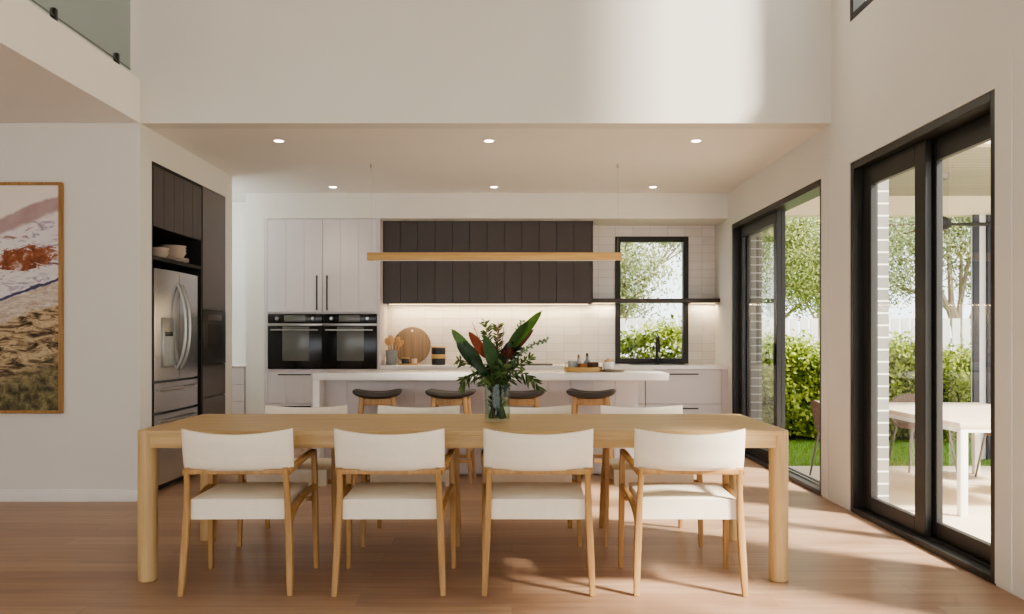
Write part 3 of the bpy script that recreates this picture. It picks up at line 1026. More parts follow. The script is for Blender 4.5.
for y_ in (-hy + a, hy - a - .03):
    bm = BM(); box(bm, -hx + 2 * R - .02, hx - 2 * R + .02, y_, y_ + .03, TH - .084, TH - .0265, .001)
    obj('long_apron', bm, M['oak_x'], tb)
for x_ in (-hx + a, hx - a - .03):
    bm = BM(); box(bm, x_, x_ + .03, -hy + 2 * R - .02, hy - 2 * R + .02, TH - .084, TH - .0265, .001)
    obj('end_apron', bm, M['oak_y'], tb)
for sx in (-1, 1):
    for sy in (-1, 1):
        bm = BM(); lathe(bm, [(R - .005, 0), (R, .006), (R, TH - .004), (R - .004, TH + .0006)], (sx * (hx - R), sy * (hy - R), 0), 32)
        obj('leg', bm, M['oak_z'], tb)

# ------------------------------------------------------------------ dining chairs (local: faces +Y, backrest at -Y)
def make_chair(label):
    t = thing('dining_chair', label, 'chair', (0, 0, 0), 0, 'dining chairs around the oak table')
    for s in (-1, 1):
        bm = BM()
        pts = bez((s * .252, -.238, 0), (s * .244, -.205, .22), (s * .234, -.185, .40), (s * .228, -.232, .592), 10)
        ws = [(.028 + .010 * math.sin(PI * min(1, i / 8)), .026 + .008 * math.sin(PI * min(1, i / 8))) for i in range(11)]
        bar(bm, pts, ws, (0, 1, 0), .45)
        obj('leg', bm, M['chair_wood'], t)
        bm = BM()
        pts = bez((s * .274, .245, 0), (s * .27, .236, .25), (s * .268, .23, .45), (s * .266, .222, .622), 8)
        bar(bm, pts, [(.024 + .012 * math.sin(PI * min(1, i / 9)), .024 + .006 * math.sin(PI * min(1, i / 9))) for i in range(9)], (0, 1, 0), .45)
        obj('leg', bm, M['chair_wood'], t)
        bm = BM()
        pts = bez((s * .266, .225, .612), (s * .272, .06, .625), (s * .262, -.1, .605), (s * .236, -.222, .572), 10)
        bar(bm, pts, [(.026, .03)] * 11, (0, 0, 1), .6)
        obj('armrest', bm, M['chair_wood'], t)
        bm = BM()
        pts = bez((s * .268, .228, .43), (s * .262, .08, .43), (s * .247, -.12, .42), (s * .241, -.195, .33), 10)
        bar(bm, pts, [(.034 - .010 * math.sin(PI * i / 10), .024) for i in range(11)], (0, .4, 1), .4)
        obj('side_rail', bm, M['chair_wood'], t)
    bm = BM(); box(bm, -.222, .222, -.245, -.217, .566, .590, .004)
    obj('back_rail', bm, M['chair_wood'], t)
    for b_ in ((-.255, .255, .205, .228), (-.232, .232, -.19, -.17)):
        bm = BM(); box(bm, *b_, .356, .38, .004)
        obj('seat_rail', bm, M['chair_wood'], t)
    # seat cushion
    def seat(u, v, s):
        x = (u - .5) * 2; yv = (v - .5) * 2
        ed = max(abs(x), abs(yv))
        wx = .228 + .008 * (v - .5)
        e = 1 - .012 * (ed ** 8)
        if s > 0:
            z = .446 + .008 * (1 - x ** 4) * (1 - yv ** 4) - .003 * (ed ** 20)
        else:
            z = .349
        k = e if s > 0 else .985
        return (x * wx * k, .03 + yv * .232 * k, z)
    bm = BM(); cushion(bm, seat, 20, 20)
    bmesh.ops.bevel(bm, geom=[e for e in bm.edges if len(e.link_faces) == 2 and e.calc_face_angle(0) > .9], offset=.008, segments=3, profile=.5, affect='EDGES')
    obj('seat', bm, M['fabric'], t, ang=60)
    # backrest: bent padded band
    def back(u, v, s):
        x = (u - .5) * 2
        z0 = .585; z1 = .777 - .022 * (1 - x * x)
        ex = .995 + .005 * v
        th = .024 * (1 - .55 * (abs(2 * v - 1) ** 4)) * (1 - .5 * abs(x) ** 10)
        z = z0 + (z1 - z0) * v
        lean = -.035 * v
        yb = -.245 + .07 * x * x + lean - .006
        return (x * .257 * ex, yb + s * th, z)
    bm = BM(); cushion(bm, back, 24, 10)
    bmesh.ops.bevel(bm, geom=[e for e in bm.edges if len(e.link_faces) == 2 and e.calc_face_angle(0) > .9], offset=.006, segments=3, profile=.5, affect='EDGES')
    obj('backrest', bm, M['fabric'], t, ang=60)
    return t
CH = [(-1.29, 4.19, 0.02, 'cream padded oak dining chair with its back to the camera, nearest the fridge and painting'),
      (-.576, 4.19, 0.01, 'cream padded oak dining chair with its back to the camera, second from the painting'),
      (.125, 4.19, -.01, 'cream padded oak dining chair with its back to the camera, in front of the vase'),
      (.836, 4.19, -.02, 'cream padded oak dining chair with its back to the camera, nearest the sliding doors'),
      (-1.295, 5.14, PI, 'cream padded oak dining chair across the table, nearest the fridge'),
      (-.586, 5.14, PI, 'cream padded oak dining chair across the table, left of the vase'),
      (.115, 5.14, PI, 'cream padded oak dining chair across the table, partly hidden by the vase'),
      (.815, 5.14, PI, 'cream padded oak dining chair across the table, nearest the sliding doors')]
c0 = make_chair(CH[0][3])
for i, (x, yy, rz, lab) in enumerate(CH):
    if i == 0: c0.location = (x, yy, 0); c0.rotation_euler = (0, 0, rz)
    else: dup(c0, (x, yy, 0), rz, lab)

# ------------------------------------------------------------------ bar stools
def make_stool(label):
    t = thing('bar_stool', label, 'stool', (0, 0, 0), 0, 'stools along the island')
    def seat(u, v, s):
        x = (u - .5) * 2; yv = (v - .5) * 2
        k = (1 - .06 * abs(yv) ** 3)
        z = .722 + .034 * abs(x) ** 2.2
        rim = (max(0, 1 - abs(x) ** 6)) ** .5 * (max(0, 1 - abs(yv) ** 6)) ** .5
        return (x * .205 * k, yv * .165 * (1 - .08 * abs(x) ** 4), z + s * (.006 + .022 * rim))
    bm = BM(); cushion(bm, seat, 24, 18)
    obj('seat', bm, M['leather'], t, ang=80)
    bm = BM()
    box(bm, -.125, .125, -.128, -.104, .645, .70, .004); box(bm, -.125, .125, .104, .128, .645, .70, .004)
    box(bm, -.135, -.111, -.11, .11, .645, .71, .004); box(bm, .111, .135, -.11, .11, .645, .71, .004)
    obj('seat_frame', bm, M['stool_wood'], t)
    for sx in (-1, 1):
        for sy in (-1, 1):
            bm = BM()
            bar(bm, [(sx * .185, sy * .16, 0), (sx * .158, sy * .138, .35), (sx * .128, sy * .114, .715)], [(.026, .026), (.034, .034), (.04, .036)], (0, 1, 0), .5)
            obj('leg', bm, M['stool_wood'], t)
    f = .19
    for sy in (-1, 1):
        bm = BM(); bar(bm, [(-.17, sy * .148, f), (.17, sy * .148, f)], (.03, .02), (0, 0, 1), .4)
        obj('foot_rail', bm, M['stool_wood'], t)
    for sx in (-1, 1):
        bm = BM(); bar(bm, [(sx * .168, -.145, f + .08), (sx * .168, .145, f + .08)], (.026, .02), (0, 0, 1), .4)
        obj('foot_rail', bm, M['stool_wood'], t)
    return t
ST = [(-1.127, .12, 'dark leather seated oak bar stool nearest the wall ovens, first along the island'), (-.512, -.06, 'dark leather seated oak bar stool just left of the vase, second along the island'),
      (.067, .03, 'dark leather seated oak bar stool just right of the vase, half hidden by it'), (.665, -.16, 'dark leather seated oak bar stool nearest the kitchen window, below the wooden tray')]
s0 = make_stool(ST[0][2])
for i, (x, rz, lab) in enumerate(ST):
    if i == 0: s0.location = (x, 7.13, 0); s0.rotation_euler = (0, 0, rz)
    else: dup(s0, (x, 7.13, 0), rz, lab)

# ------------------------------------------------------------------ rear worktop accessories
cb = thing('round_chopping_board', 'large round timber chopping board leaning on white tiles', 'chopping board', (-1.15, 9.748, .90))
bm = BM()
rr, th = .215, .02
rg = []
for yy, r in ((-th / 2, rr - .004), (-th / 2 + .004, rr), (th / 2 - .004, rr), (th / 2, rr - .004)):
    rg.append([(r * math.cos(2 * PI * k / 48), yy, rr + .001 + r * math.sin(2 * PI * k / 48)) for k in range(48)])
rings(bm, rg)
bo = obj('board', bm, M['board'], cb); bo.rotation_euler = (-.15, 0, 0)
bm = BM()
rings(bm, [[(.014 * math.cos(2 * PI * k / 16), yy, rr * 1.8 + .014 * math.sin(2 * PI * k / 16)) for k in range(16)] for yy in (-th / 2 - .0015, -th / 2)])
obj('hanging_hole', bm, M['white_cer'], bo)

up = crock('utensil_crock', 'grey ceramic utensil pot with wooden spoons beside oven tower', 'pot', [(.058, 0), (.064, .004), (.066, .165), (.06, .165), (.057, .012), (.0001, .01)], (-1.345, 9.5, .9002), M['grey_pot'])
SP = [(-.03, .012, -.035, .05, 'spoon'), (.0, -.02, .0, .06, 'spoon'), (.028, .01, .045, .06, 'spatula'), (-.012, .03, -.01, .075, 'spoon'), (.03, -.016, .075, .03, 'spoon')]
SL = ['wooden spoon at the left of the grey utensil pot', 'wooden spoon in the middle of the grey utensil pot, facing front', 'wooden spatula in the grey utensil pot', 'wooden spoon at the back of the grey utensil pot, standing tallest', 'wooden spoon at the right of the grey utensil pot, leaning out over the rim']
for (bx, by, tx, lz, kd), lab in zip(SP, SL):
    t = thing('wooden_' + kd, lab, kd, (-1.345, 9.5, .9125), 0, 'wooden utensils in the grey pot')
    top = Vector((tx * 1.2, by, .17 + lz))
    b0 = Vector((bx * .5, by * .6, .004))
    bm = BM(); tube(bm, [b0, b0.lerp(top, .6), top], [.005, .0055, .006], 8)
    obj('handle', bm, M['spoon'], t)
    d = (top - b0).normalized()
    bm = BM()
    hl = .085
    rg = []
    for k in range(9):
        q = k / 8
        wv = .006 + (.03 if kd == 'spoon' else .026) * (math.sin(PI * min(.98, q * .92 + .06)) ** .6 if kd == 'spoon' else min(1, q * 3) * (1 if q < .97 else .7))
        c = top + d * (hl * (q - .15))
        rg.append([c + Vector((wv * math.cos(2 * PI * i / 12), .006 * math.sin(2 * PI * i / 12), 0)) for i in range(12)])
    rings(bm, rg)
    obj('spoon_head', bm, M['spoon'], t)

crt = thing('counter_tray', 'small oval timber tray before round chopping board', 'tray', (-1.15, 9.46, .9002))
bm = BM()
def oval(r1, r2, z): return [(r1 * math.cos(2 * PI * k / 32), r2 * math.sin(2 * PI * k / 32), z) for k in range(32)]
rings(bm, [oval(.105, .055, 0), oval(.115, .065, .004), oval(.118, .068, .016), oval(.112, .062, .016), oval(.108, .058, .008), oval(.001, .001, .008)])
obj('tray_base', bm, M['pendant_oak'], crt)
def canister(name, lab, loc, r, h, group=None, lidh=.018):
    t = thing(name, lab, 'canister', loc, 0, group)
    bm = BM(); lathe(bm, [(r - .004, 0), (r, .004), (r, h - .003), (r - .003, h)], n=28)
    obj('body', bm, M['black_jar'], t)
    bm = BM(); lathe(bm, [(r, h), (r + .003, h + .002), (r + .003, h + lidh), (r, h + lidh + .001)], n=28)
    obj('lid', bm, M['pendant_oak'], t)
    return t
canister('lidded_jar', 'small black jar with wooden lid on the oval timber tray', (-1.185, 9.46, .9085), .043, .062, None, .012)
crock('blush_cup', 'small blush pink cup on the oval timber tray', 'cup', [(.024, 0), (.028, .004), (.03, .062), (.026, .062), (.023, .008), (.0001, .007)], (-1.085, 9.46, .9085), M['pink'])
canister('storage_canister', 'lower black canister with wooden lid of the stacked pair beside the chopping board', (-.822, 9.5, .9002), .078, .072, 'stacked black canisters', .044)
canister('storage_canister', 'upper black canister with wooden lid of the stacked pair beside the chopping board', (-.822, 9.5, .9002 + .1175), .078, .072, 'stacked black canisters', .014)

# ------------------------------------------------------------------ island tray group
IZ = .9003
TRX, TRY = .635, 7.6
tr = crock('serving_tray', 'round timber serving tray with raised rim on island', 'tray', [(.155, 0), (.168, .004), (.172, .042), (.164, .042), (.158, .012), (.0001, .012)], (TRX, TRY, IZ), M['pendant_oak'])
tz = IZ + .0123
mg = thing('stoneware_mug', 'pale grey stoneware mug at the left of the round tray', 'mug', (TRX - .10, TRY - .03, tz))
bm = BM(); lathe(bm, [(.03, 0), (.036, .005), (.038, .085), (.034, .085), (.032, .01), (.0001, .008)], n=24); bmesh.ops.remove_doubles(bm, verts=bm.verts[:], dist=2e-4)
obj('body', bm, M['mug_grey'], mg)
bm = BM(); tube(bm, bez((-.034, 0, .068), (-.07, 0, .075), (-.07, 0, .02), (-.034, 0, .022), 8), .005, 8)
obj('handle', bm, M['mug_grey'], mg)
def bottle(lab, loc, mat, r, h, cork):
    t = thing('stoppered_bottle', lab, 'bottle', loc)
    bm = BM(); lathe(bm, [(r * .85, 0), (r, .006), (r, h * .5), (r * .75, h * .66), (r * .38, h * .76), (r * .36, h * .9), (r * .42, h)], n=24)
    obj('body', bm, mat, t)
    bm = BM(); lathe(bm, [(r * .3, h - .005), (r * .34, h + .022), (r * .22, h + .03)], n=16)
    obj('stopper', bm, cork, t)
bottle('pale grey bottle with timber stopper behind the tray mug', (TRX - .035, TRY + .06, tz), M['mug_grey'], .032, .108, M['copper'])
bottle('tall grey bottle with dark stopper near tray middle', (TRX + .04, TRY + .04, tz), M['grey_pot'], .036, .122, M['brown'])
crock('copper_cup', 'copper brown cup at the front of round tray', 'cup', [(.03, 0), (.038, .01), (.042, .058), (.038, .058), (.034, .012), (.0001, .01)], (TRX - .01, TRY - .075, tz), M['copper'])
crock('brown_bowl', 'dark brown stoneware bowl on the right side of the tray', 'bowl', [(.03, 0), (.034, .002), (.05, .03), (.052, .07), (.047, .07), (.044, .03), (.028, .008), (.0001, .008)], (TRX + .085, TRY - .02, tz), M['brown'])
sb = crock('serving_board', 'flat round timber board beside round tray', 'board', [(.095, 0), (.1, .003), (.1, .015), (.096, .018)], (.895, 7.53, IZ), M['board'])
wp = thing('lidded_pot', 'white ceramic pot with wooden lid and scoop on timber board', 'pot', (.855, 7.54, IZ + .0184))
bm = BM(); lathe(bm, [(.03, 0), (.042, .008), (.05, .035), (.048, .062), (.04, .072)], n=24)
obj('body', bm, M['white_cer'], wp)
bm = BM(); lathe(bm, [(.041, .0722), (.043, .075), (.04, .084), (.012, .088), (.012, .1), (.0, .101)], n=24); bmesh.ops.remove_doubles(bm, verts=bm.verts[:], dist=2e-4)
obj('lid', bm, M['pendant_oak'], wp)

# ------------------------------------------------------------------ vase and foliage
VX, VY = -.08, 4.66
va = thing('glass_vase', 'clear straight sided glass vase with green stems on dining table', 'vase', (VX, VY, TH + .0005))
bm = BM(); lathe(bm, [(.066, 0), (.07, .004), (.07, .205), (.0665, .205), (.0665, .014), (.0001, .012)], n=40)
bmesh.ops.remove_doubles(bm, verts=bm.verts[:], dist=2e-4)
obj('vessel', bm, M['vase_glass'], va)
bm = BM(); lathe(bm, [(.0655, .0145), (.0655, .12), (.0001, .12)], n=40, cap=False)
obj('water', bm, M['water'], va)

def leaf_blade(bm, base, tip, width, nrm, curl=.15, n=8, fold=.18):
    base, tip, nrm = Vector(base), Vector(tip), Vector(nrm)
    d = tip - base; Lh = d.length; d.normalize()
    side = d.cross(nrm).normalized(); nn = side.cross(d).normalized()
    rows = []
    for i in range(n + 1):
        t = i / n
        wv = width * (math.sin(PI * (t ** .95)) ** .6 if 0 < t < 1 else 0.02)
        c = base + d * Lh * t + nn * (curl * Lh * (t * t - t) * -1)
        rows.append([bm.verts.new(c - side * wv + nn * wv * fold), bm.verts.new(c), bm.verts.new(c + side * wv + nn * wv * fold)])
    for i in range(n):
        for k in range(2):
            bm.faces.new((rows[i][k], rows[i][k + 1], rows[i + 1][k + 1], rows[i + 1][k]))

def px(ix, iy, dy=0.0):
    """vase-local metres: right, depth, up measured from the vase foot"""
    return Vector((ix, dy, iy))
GRP = 'foliage stems in the glass vase'
def stem_path(root, neck, end, n=10):
    return bez(root, (root[0] * .6 + neck[0] * .4, root[1], .1), neck, end, n)
def big_leaf(lab, base, tip, width, mat, nrm, root, smat='stem', dy=0, curl=.12):
    t = thing('broad_leaf_stem', lab, 'leaf stem', (VX, VY, TH + .0145), 0, GRP)
    b = Vector((base[0], dy * .5, base[1])); e = Vector((tip[0], dy, tip[1]))
    bm = BM(); tube(bm, stem_path((root[0], root[1], .002), (root[0] * -.3, dy * .1, .2), b), .0042, 8)
    obj('stem', bm, M[smat], t)
    bm = BM(); leaf_blade(bm, b, e, width, nrm, curl, 12)
    obj('leaf', bm, M[mat], t, smooth=True, ang=80)
big_leaf('broad mid green leaf reaching to the far left of the bouquet', (-.10, .30), (-.25, .49), .03, 'leaf_bright', (-.3, -1, .3), (.02, .01), dy=-.03)
big_leaf('dark green broad leaf spreading left, lowest on that side', (-.07, .26), (-.22, .415), .034, 'leaf_dark', (-.1, -1, .35), (.03, -.01), dy=-.08)
big_leaf('rust red broad leaf standing left of bouquet centre', (-.06, .33), (-.155, .475), .027, 'leaf_rust', (.3, -1, .1), (.01, .03), 'stem_red', dy=-.06, curl=.2)
big_leaf('dark glossy broad leaf in the middle of bouquet', (-.005, .25), (-.07, .455), .036, 'leaf_green', (.25, -1, .1), (-.02, .02), dy=-.05)
big_leaf('long bright green broad leaf pointing up to the far right', (.05, .36), (.245, .59), .03, 'leaf_bright', (-.25, -1, .2), (-.03, 0), dy=-.02, curl=.08)
big_leaf('dark broad leaf tucked under the long right leaf', (.045, .36), (.17, .535), .026, 'leaf_green', (-.5, -1, .1), (-.025, .01), dy=-.03, curl=.1)
big_leaf('narrower brown tinged leaf beside the long right leaf', (.07, .35), (.20, .49), .016, 'protea', (.2, -1, .1), (-.02, -.02), 'stem_red', dy=.01)
big_leaf('dark green leaf low on the left above vase rim', (-.04, .22), (-.14, .33), .026, 'leaf_dark', (.1, -1, .3), (.02, -.03), dy=-.09)
big_leaf('mid green leaf between the far left leaf and the rust red leaf', (-.08, .29), (-.185, .425), .024, 'leaf_green', (.2, -1, .2), (.03, .02), dy=-.06)
big_leaf('dark green leaf leaning slightly right of centre', (.01, .26), (.06, .42), .024, 'leaf_dark', (.2, -1, .1), (-.03, .0), dy=-.02)

def sprig(lab, path_end, neck, root, mat, nleaf, llen, lw, dy=0, droop=0.0, spread=1.0, seed=0, start=.45):
    r = random.Random(seed)
    t = thing('leafy_sprig', lab, 'sprig', (VX, VY, TH + .0145), 0, GRP)
    e = Vector((path_end[0], dy, path_end[1]))
    nk = Vector((neck[0], dy * .3, neck[1]))
    P = bez((root[0], root[1], .002), (root[0] * .3, root[1] * .3, .15), nk, e, 16)
    bm = BM(); tube(bm, P, [.0052 - .0038 * i / 16 for i in range(17)], 6)
    obj('stem', bm, M['stem'], t)
    bm = BM()
    for k in range(nleaf):
        q = start + (1 - start) * (k + .5) / nleaf
        f = q * 16; i = min(15, int(f)); p = P[i].lerp(P[i + 1], f - i)
        d = (P[i + 1] - P[i]).normalized()
        sd = Vector((r.uniform(-1, 1), r.uniform(-1, 1), r.uniform(-.6, .8)))
        sd = (sd - d * sd.dot(d)).normalized()
        tip = p + (d * r.uniform(.3, .8) + sd * spread).normalized() * llen * r.uniform(.7, 1.15) + Vector((0, 0, -droop * llen))
        leaf_blade(bm, p, tip, lw * r.uniform(.8, 1.15), (r.uniform(-.6, .6), -1, r.uniform(-.3, .8)), .1, 4)
    obj('leaves', bm, M[mat], t, smooth=True, ang=80)
SPR = [('feathery sprig rising left of centre', (-.07, .53), (-.04, .33), (.03, 0), 'sprig', 80, .045, .005, .05, 0, 1, 1),
       ('feathery sprig rising straight up at the back', (.0, .51), (.0, .33), (.0, .04), 'sprig', 80, .045, .005, .08, 0, 1, 2),
       ('eucalyptus sprig arching out to the right', (.27, .43), (.09, .40), (-.045, 0), 'euc', 40, .026, .008, -.02, 0, 1, 3),
       ('fine sprig up and right behind the long leaf', (.14, .54), (.05, .36), (-.03, .04), 'euc', 50, .028, .005, .07, 0, 1, 4),
       ('drooping leafy sprig over the left rim', (-.20, .19), (-.09, .34), (.035, -.03), 'sprig', 46, .06, .006, -.08, .5, .9, 5),
       ('drooping leafy sprig over the right rim', (.22, .18), (.11, .36), (-.035, -.035), 'sprig', 50, .06, .006, -.07, .5, .9, 6),
       ('leafy sprig leaning right at middle height', (.18, .33), (.06, .28), (-.04, .02), 'sprig', 60, .05, .006, -.1, .1, 1, 7),
       ('leafy sprig leaning left at middle height', (-.22, .32), (-.07, .30), (.045, .01), 'sprig', 60, .05, .006, .03, .1, 1, 8),
       ('short bushy sprig filling the front of bouquet', (.03, .30), (.0, .22), (.015, -.05), 'sprig', 70, .055, .008, -.13, .2, 1, 9),
       ('short bushy sprig filling the back of bouquet', (-.03, .37), (.0, .25), (.0, .05), 'leaf_dark', 80, .065, .009, .1, .1, 1, 10),
       ('bushy sprig right of centre under the long leaf', (.1, .40), (.03, .27), (-.015, .02), 'leaf_dark', 70, .06, .008, .0, 0, 1, 12),
       ('small sprig spilling forward over the rim', (-.06, .22), (-.02, .26), (.025, -.05), 'sprig', 50, .05, .007, -.16, .3, 1, 13),
       ('dark sprig standing low in the middle of the vase, leaves reaching into the glass', (.01, .30), (.01, .16), (-.01, -.01), 'leaf_dark', 90, .05, .008, -.02, 0, .7, 14),
       ('dark sprig at the left inside the vase, its leaves pressed against the glass', (-.05, .26), (-.03, .14), (-.03, -.02), 'leaf_dark', 60, .045, .007, -.03, 0, .6, 15),
       ('dark sprig at the right inside the vase, its leaves pressed against the glass', (.05, .27), (.035, .14), (.03, -.01), 'sprig', 60, .045, .007, -.02, 0, .6, 16)]
for s_ in SPR:
    lab, en, nk, rt, mt, nl, ll, lw, dy, dr_, sp_, sd_ = s_
    sprig(lab, en, nk, rt, mt, nl, ll, lw, dy, dr_, sp_, sd_, .08 if sd_ >= 14 else (.33 if sd_ in (9, 10, 12) else .45))
# dark protea head and bare twigs
pr = thing('protea_stem', 'dark red brown protea flower right of bouquet centre', 'flower', (VX, VY, TH + .0145), 0, GRP)
bm = BM(); tube(bm, bez((.0, -.01, .002), (.0, -.01, .1), (.03, -.03, .24), (.06, -.05, .33), 8), .0045, 8)
obj('stem', bm, M['stem_red'], pr)
bm = BM()
for k in range(34):
    an = k * 2.4; rad = .1 + .9 * k / 34
    d = Vector((math.cos(an) * rad * .8, math.sin(an) * rad * .8, 1.05 - .6 * rad)).normalized()
    leaf_blade(bm, (.06, -.05, .325), Vector((.06, -.05, .325)) + d * .068, .010, Vector((d.x, d.y, -.3)), -.2, 4)
obj('petals', bm, M['protea'], pr, smooth=True, ang=80)
TWG = [('bare dark twig rising at bouquet centre', (-.01, .02), (.005, .53)), ('bare dark twig leaning right of centre', (-.02, .0), (.035, .50)), ('pinkish thin bud spike behind the rust red leaf', (.03, .02), (-.14, .53))]
for lab, rt, en in TWG:
    t = thing('bare_twig', lab, 'twig', (VX, VY, TH + .0145), 0, GRP)
    bm = BM(); P = bez((rt[0], rt[1], .002), (0, 0, .15), (en[0] * .4, .02, .32), (en[0], .03, en[1]), 12)
    tube(bm, P, [.0035 - .0018 * i / 12 for i in range(13)], 6)
    for k in range(6, 12):
        d = Vector((random.uniform(-1, 1), random.uniform(-.5, .5), 1.2)).normalized()
        tube(bm, [P[k], P[k] + d * .02], [.0018, .0026], 5)
    obj('stem', bm, M['stem_red'], t)

# ------------------------------------------------------------------ outdoors
PZ = -.08
struct('patio', [(XR + .18, 14, -6, 8.5, PZ - .1, PZ)], M['patio'])
struct('lawn_ground', [(XR + .18, 14, 8.5, 13.0, PZ - .1, PZ - .015), (-6, XR + .18, 10.0, 13.0, PZ - .1, PZ - .015)], M['lawn'])
# garden beyond
struct('garden_ground', [(-14, 24, 13.0, 40, PZ - .2, PZ - .05)], M['lawn'])

def scatter_leaves(P, Nrm, size, asp, jitter=.7):
    """P (n,3) centres, Nrm (n,3) preferred normals -> rhombic leaf quads"""
    n = len(P)
    nv = Nrm + rng.normal(0, jitter, (n, 3))
    nv /= np.linalg.norm(nv, axis=1)[:, None] + 1e-9
    rv = rng.normal(0, 1, (n, 3))
    a = np.cross(nv, rv); a /= np.linalg.norm(a, axis=1)[:, None] + 1e-9
    b = np.cross(nv, a)
    s = (size * rng.uniform(.65, 1.3, n))[:, None]
    V = np.stack([P - a * s, P + b * s * asp, P + a * s, P - b * s * asp], 1).reshape(-1, 3)
    F = np.arange(4 * n).reshape(n, 4)
    return V.tolist(), F.tolist()

# grass
n = 26000
gx = rng.uniform(2.6, 9.5, n); gy = rng.uniform(8.5, 10.75, n)
hgt = rng.uniform(.02, .05, n); ang = rng.uniform(0, 2 * PI, n); w = .004
lx = rng.normal(0, .012, n); ly = rng.normal(0, .012, n); z0 = PZ - .016
V = np.stack([np.stack([gx - w * np.cos(ang), gy - w * np.sin(ang), np.full(n, z0)], 1),
              np.stack([gx + w * np.cos(ang), gy + w * np.sin(ang), np.full(n, z0)], 1),
              np.stack([gx + lx, gy + ly, z0 + hgt], 1)], 1).reshape(-1, 3)
g = rawmesh('lawn_grass', V.tolist(), np.arange(3 * n).reshape(n, 3).tolist(), M['grass'])
tag(g, 'short green lawn between the patio and hedge', 'grass', kind='stuff')

# hedge
he = thing('clipped_hedge', 'dense bright green leafy hedge in front of white fence', 'hedge', (4.6, 10.95, PZ - .015))
bm = BM(); box(bm, -5.2, 5.2, -.22, .3, 0, 1.02, .1)
obj('branch_mass', bm, M['hedge_core'], he)
def hedge_pts(n):
    u = rng.uniform(-5.3, 5.3, n); f = rng.random(n)
    bulge = .09 * np.sin(u * 3.1) + .06 * np.sin(u * 7.7 + 1)
    hi = .16 * np.clip((-1.9 - u) / .6, 0, 1)
    z = rng.uniform(.02, 1.16, n) * (1 + hi) + .07 * np.sin(u * 4.3)
    y = -.28 - bulge * .7 - .12 * rng.random(n) + .04 * np.sin(z * 9 + u * 5)
    top = f > .72
    y = np.where(top, rng.uniform(-.35, .35, n), y)
    z = np.where(top, 1.04 + .1 * np.sin(u * 4.3) + rng.uniform(0, .3, n) * rng.random(n) + hi * 1.1, z)
    P = np.stack([u, y, z], 1)
    Nn = np.where(top[:, None], np.array([[0, -.3, 1.0]]), np.array([[0, -1.0, .35]]))
    return P, Nn
P, Nn = hedge_pts(46000)
V, F = scatter_leaves(P, Nn, .034, .55)
rawmesh('leaves', V, F, M['hedge'], he)

# fence
fe = thing('paling_fence', 'white vertical paling fence behind the hedge', 'fence', (3.5, 11.75, PZ - .05))
bm = BM()
for k in range(110):
    x = -7.5 + k * .14
    box(bm, x, x + .105, -.02, 0, 0, 1.6)
obj('palings', bm, M['fence'], fe, smooth=False)
bm = BM(); box(bm, -7.5, 7.9, .0, .04, .35, .43); box(bm, -7.5, 7.9, .0, .04, 1.25, 1.33)
obj('rails', bm, M['fence'], fe, smooth=False)

def tree(lab, base, trunk, blobs, n, mat, size, branches=True, tr=.09):
    t = thing('garden_tree', lab, 'tree', base, 0, 'trees beyond the fence')
    bm = BM()
    top = Vector(trunk)
    tube(bm, bez((0, 0, 0), (0, 0, top.z * .4), (top.x * .4, top.y * .4, top.z * .7), top, 10), [tr - tr * .5 * i / 10 for i in range(11)], 8)
    for (cx, cy, cz, rx, rz) in blobs:
        st = top * random.uniform(.45, .95)
        tube(bm, bez(st, st + Vector((0, 0, .3)), Vector((cx, cy, cz)) * .8 + st * .2, (cx, cy, cz), 8), [tr * .45 - tr * .32 * i / 8 for i in range(9)], 6)
        for q in range(3):
            e = Vector((cx + random.uniform(-rx, rx) * .8, cy + random.uniform(-rx, rx) * .6, cz + random.uniform(-rz, rz) * .8))
            tube(bm, [Vector((cx, cy, cz)) * .7 + st * .3, e], [tr * .2, tr * .08], 5)
    obj('trunk', bm, M['bark'], t)
    tot = sum(b[3] ** 2 for b in blobs)
    Ps, Ns = [], []
    for (cx, cy, cz, rx, rz) in blobs:
        k = int(n * rx * rx / tot)
        # clusters give an airy crown
        nc = max(6, k // 45)
        dirs = rng.normal(0, 1, (nc, 3)); dirs /= np.linalg.norm(dirs, axis=1)[:, None]
        rad = rng.uniform(.35, 1.0, nc)[:, None]
        cen = np.array([cx, cy, cz]) + dirs * rad * np.array([rx, rx, rz])
        idx = rng.integers(0, nc, k)
        p = cen[idx] + rng.normal(0, .13 * rx + .05, (k, 3)) * np.array([1, 1, .75])
        Ps.append(p); Ns.append(dirs[idx] + np.array([0, -.3, .5]))
    V, F = scatter_leaves(np.concatenate(Ps), np.concatenate(Ns), size, .38, .8)
    rawmesh('crown', V, F, mat, t)
GZ = PZ - .06
tree('leafy pale green tree beyond the fence, seen through the kitchen window', (1.7, 13.6, GZ), (.1, 0, 2.3),
     [(-.3, 0, 2.6, 1.0, .8), (.2, .2, 3.4, 1.1, .9), (-.9, .3, 3.6, 1.0, .8), (.0, 0, 1.9, .7, .45), (1.0, .2, 3.0, .45, .4), (.1, -.2, 2.4, .8, .5)], 25000, M['tree_b'], .034)
tree('dense green tree beyond the fence, seen through the open kitchen doorway', (5.05, 16.4, GZ), (0, 0, 2.5),
     [(-.3, 0, 2.6, 1.2, 1.0), (.6, .2, 3.6, 1.2, 1.0), (-.8, .2, 3.9, 1.2, 1.0), (1.0, 0, 2.4, .9, .7), (-.5, .2, 4.8, 1.1, .7), (.2, -.2, 2.9, 1.2, 1.0)], 34000, M['tree_a'], .04)
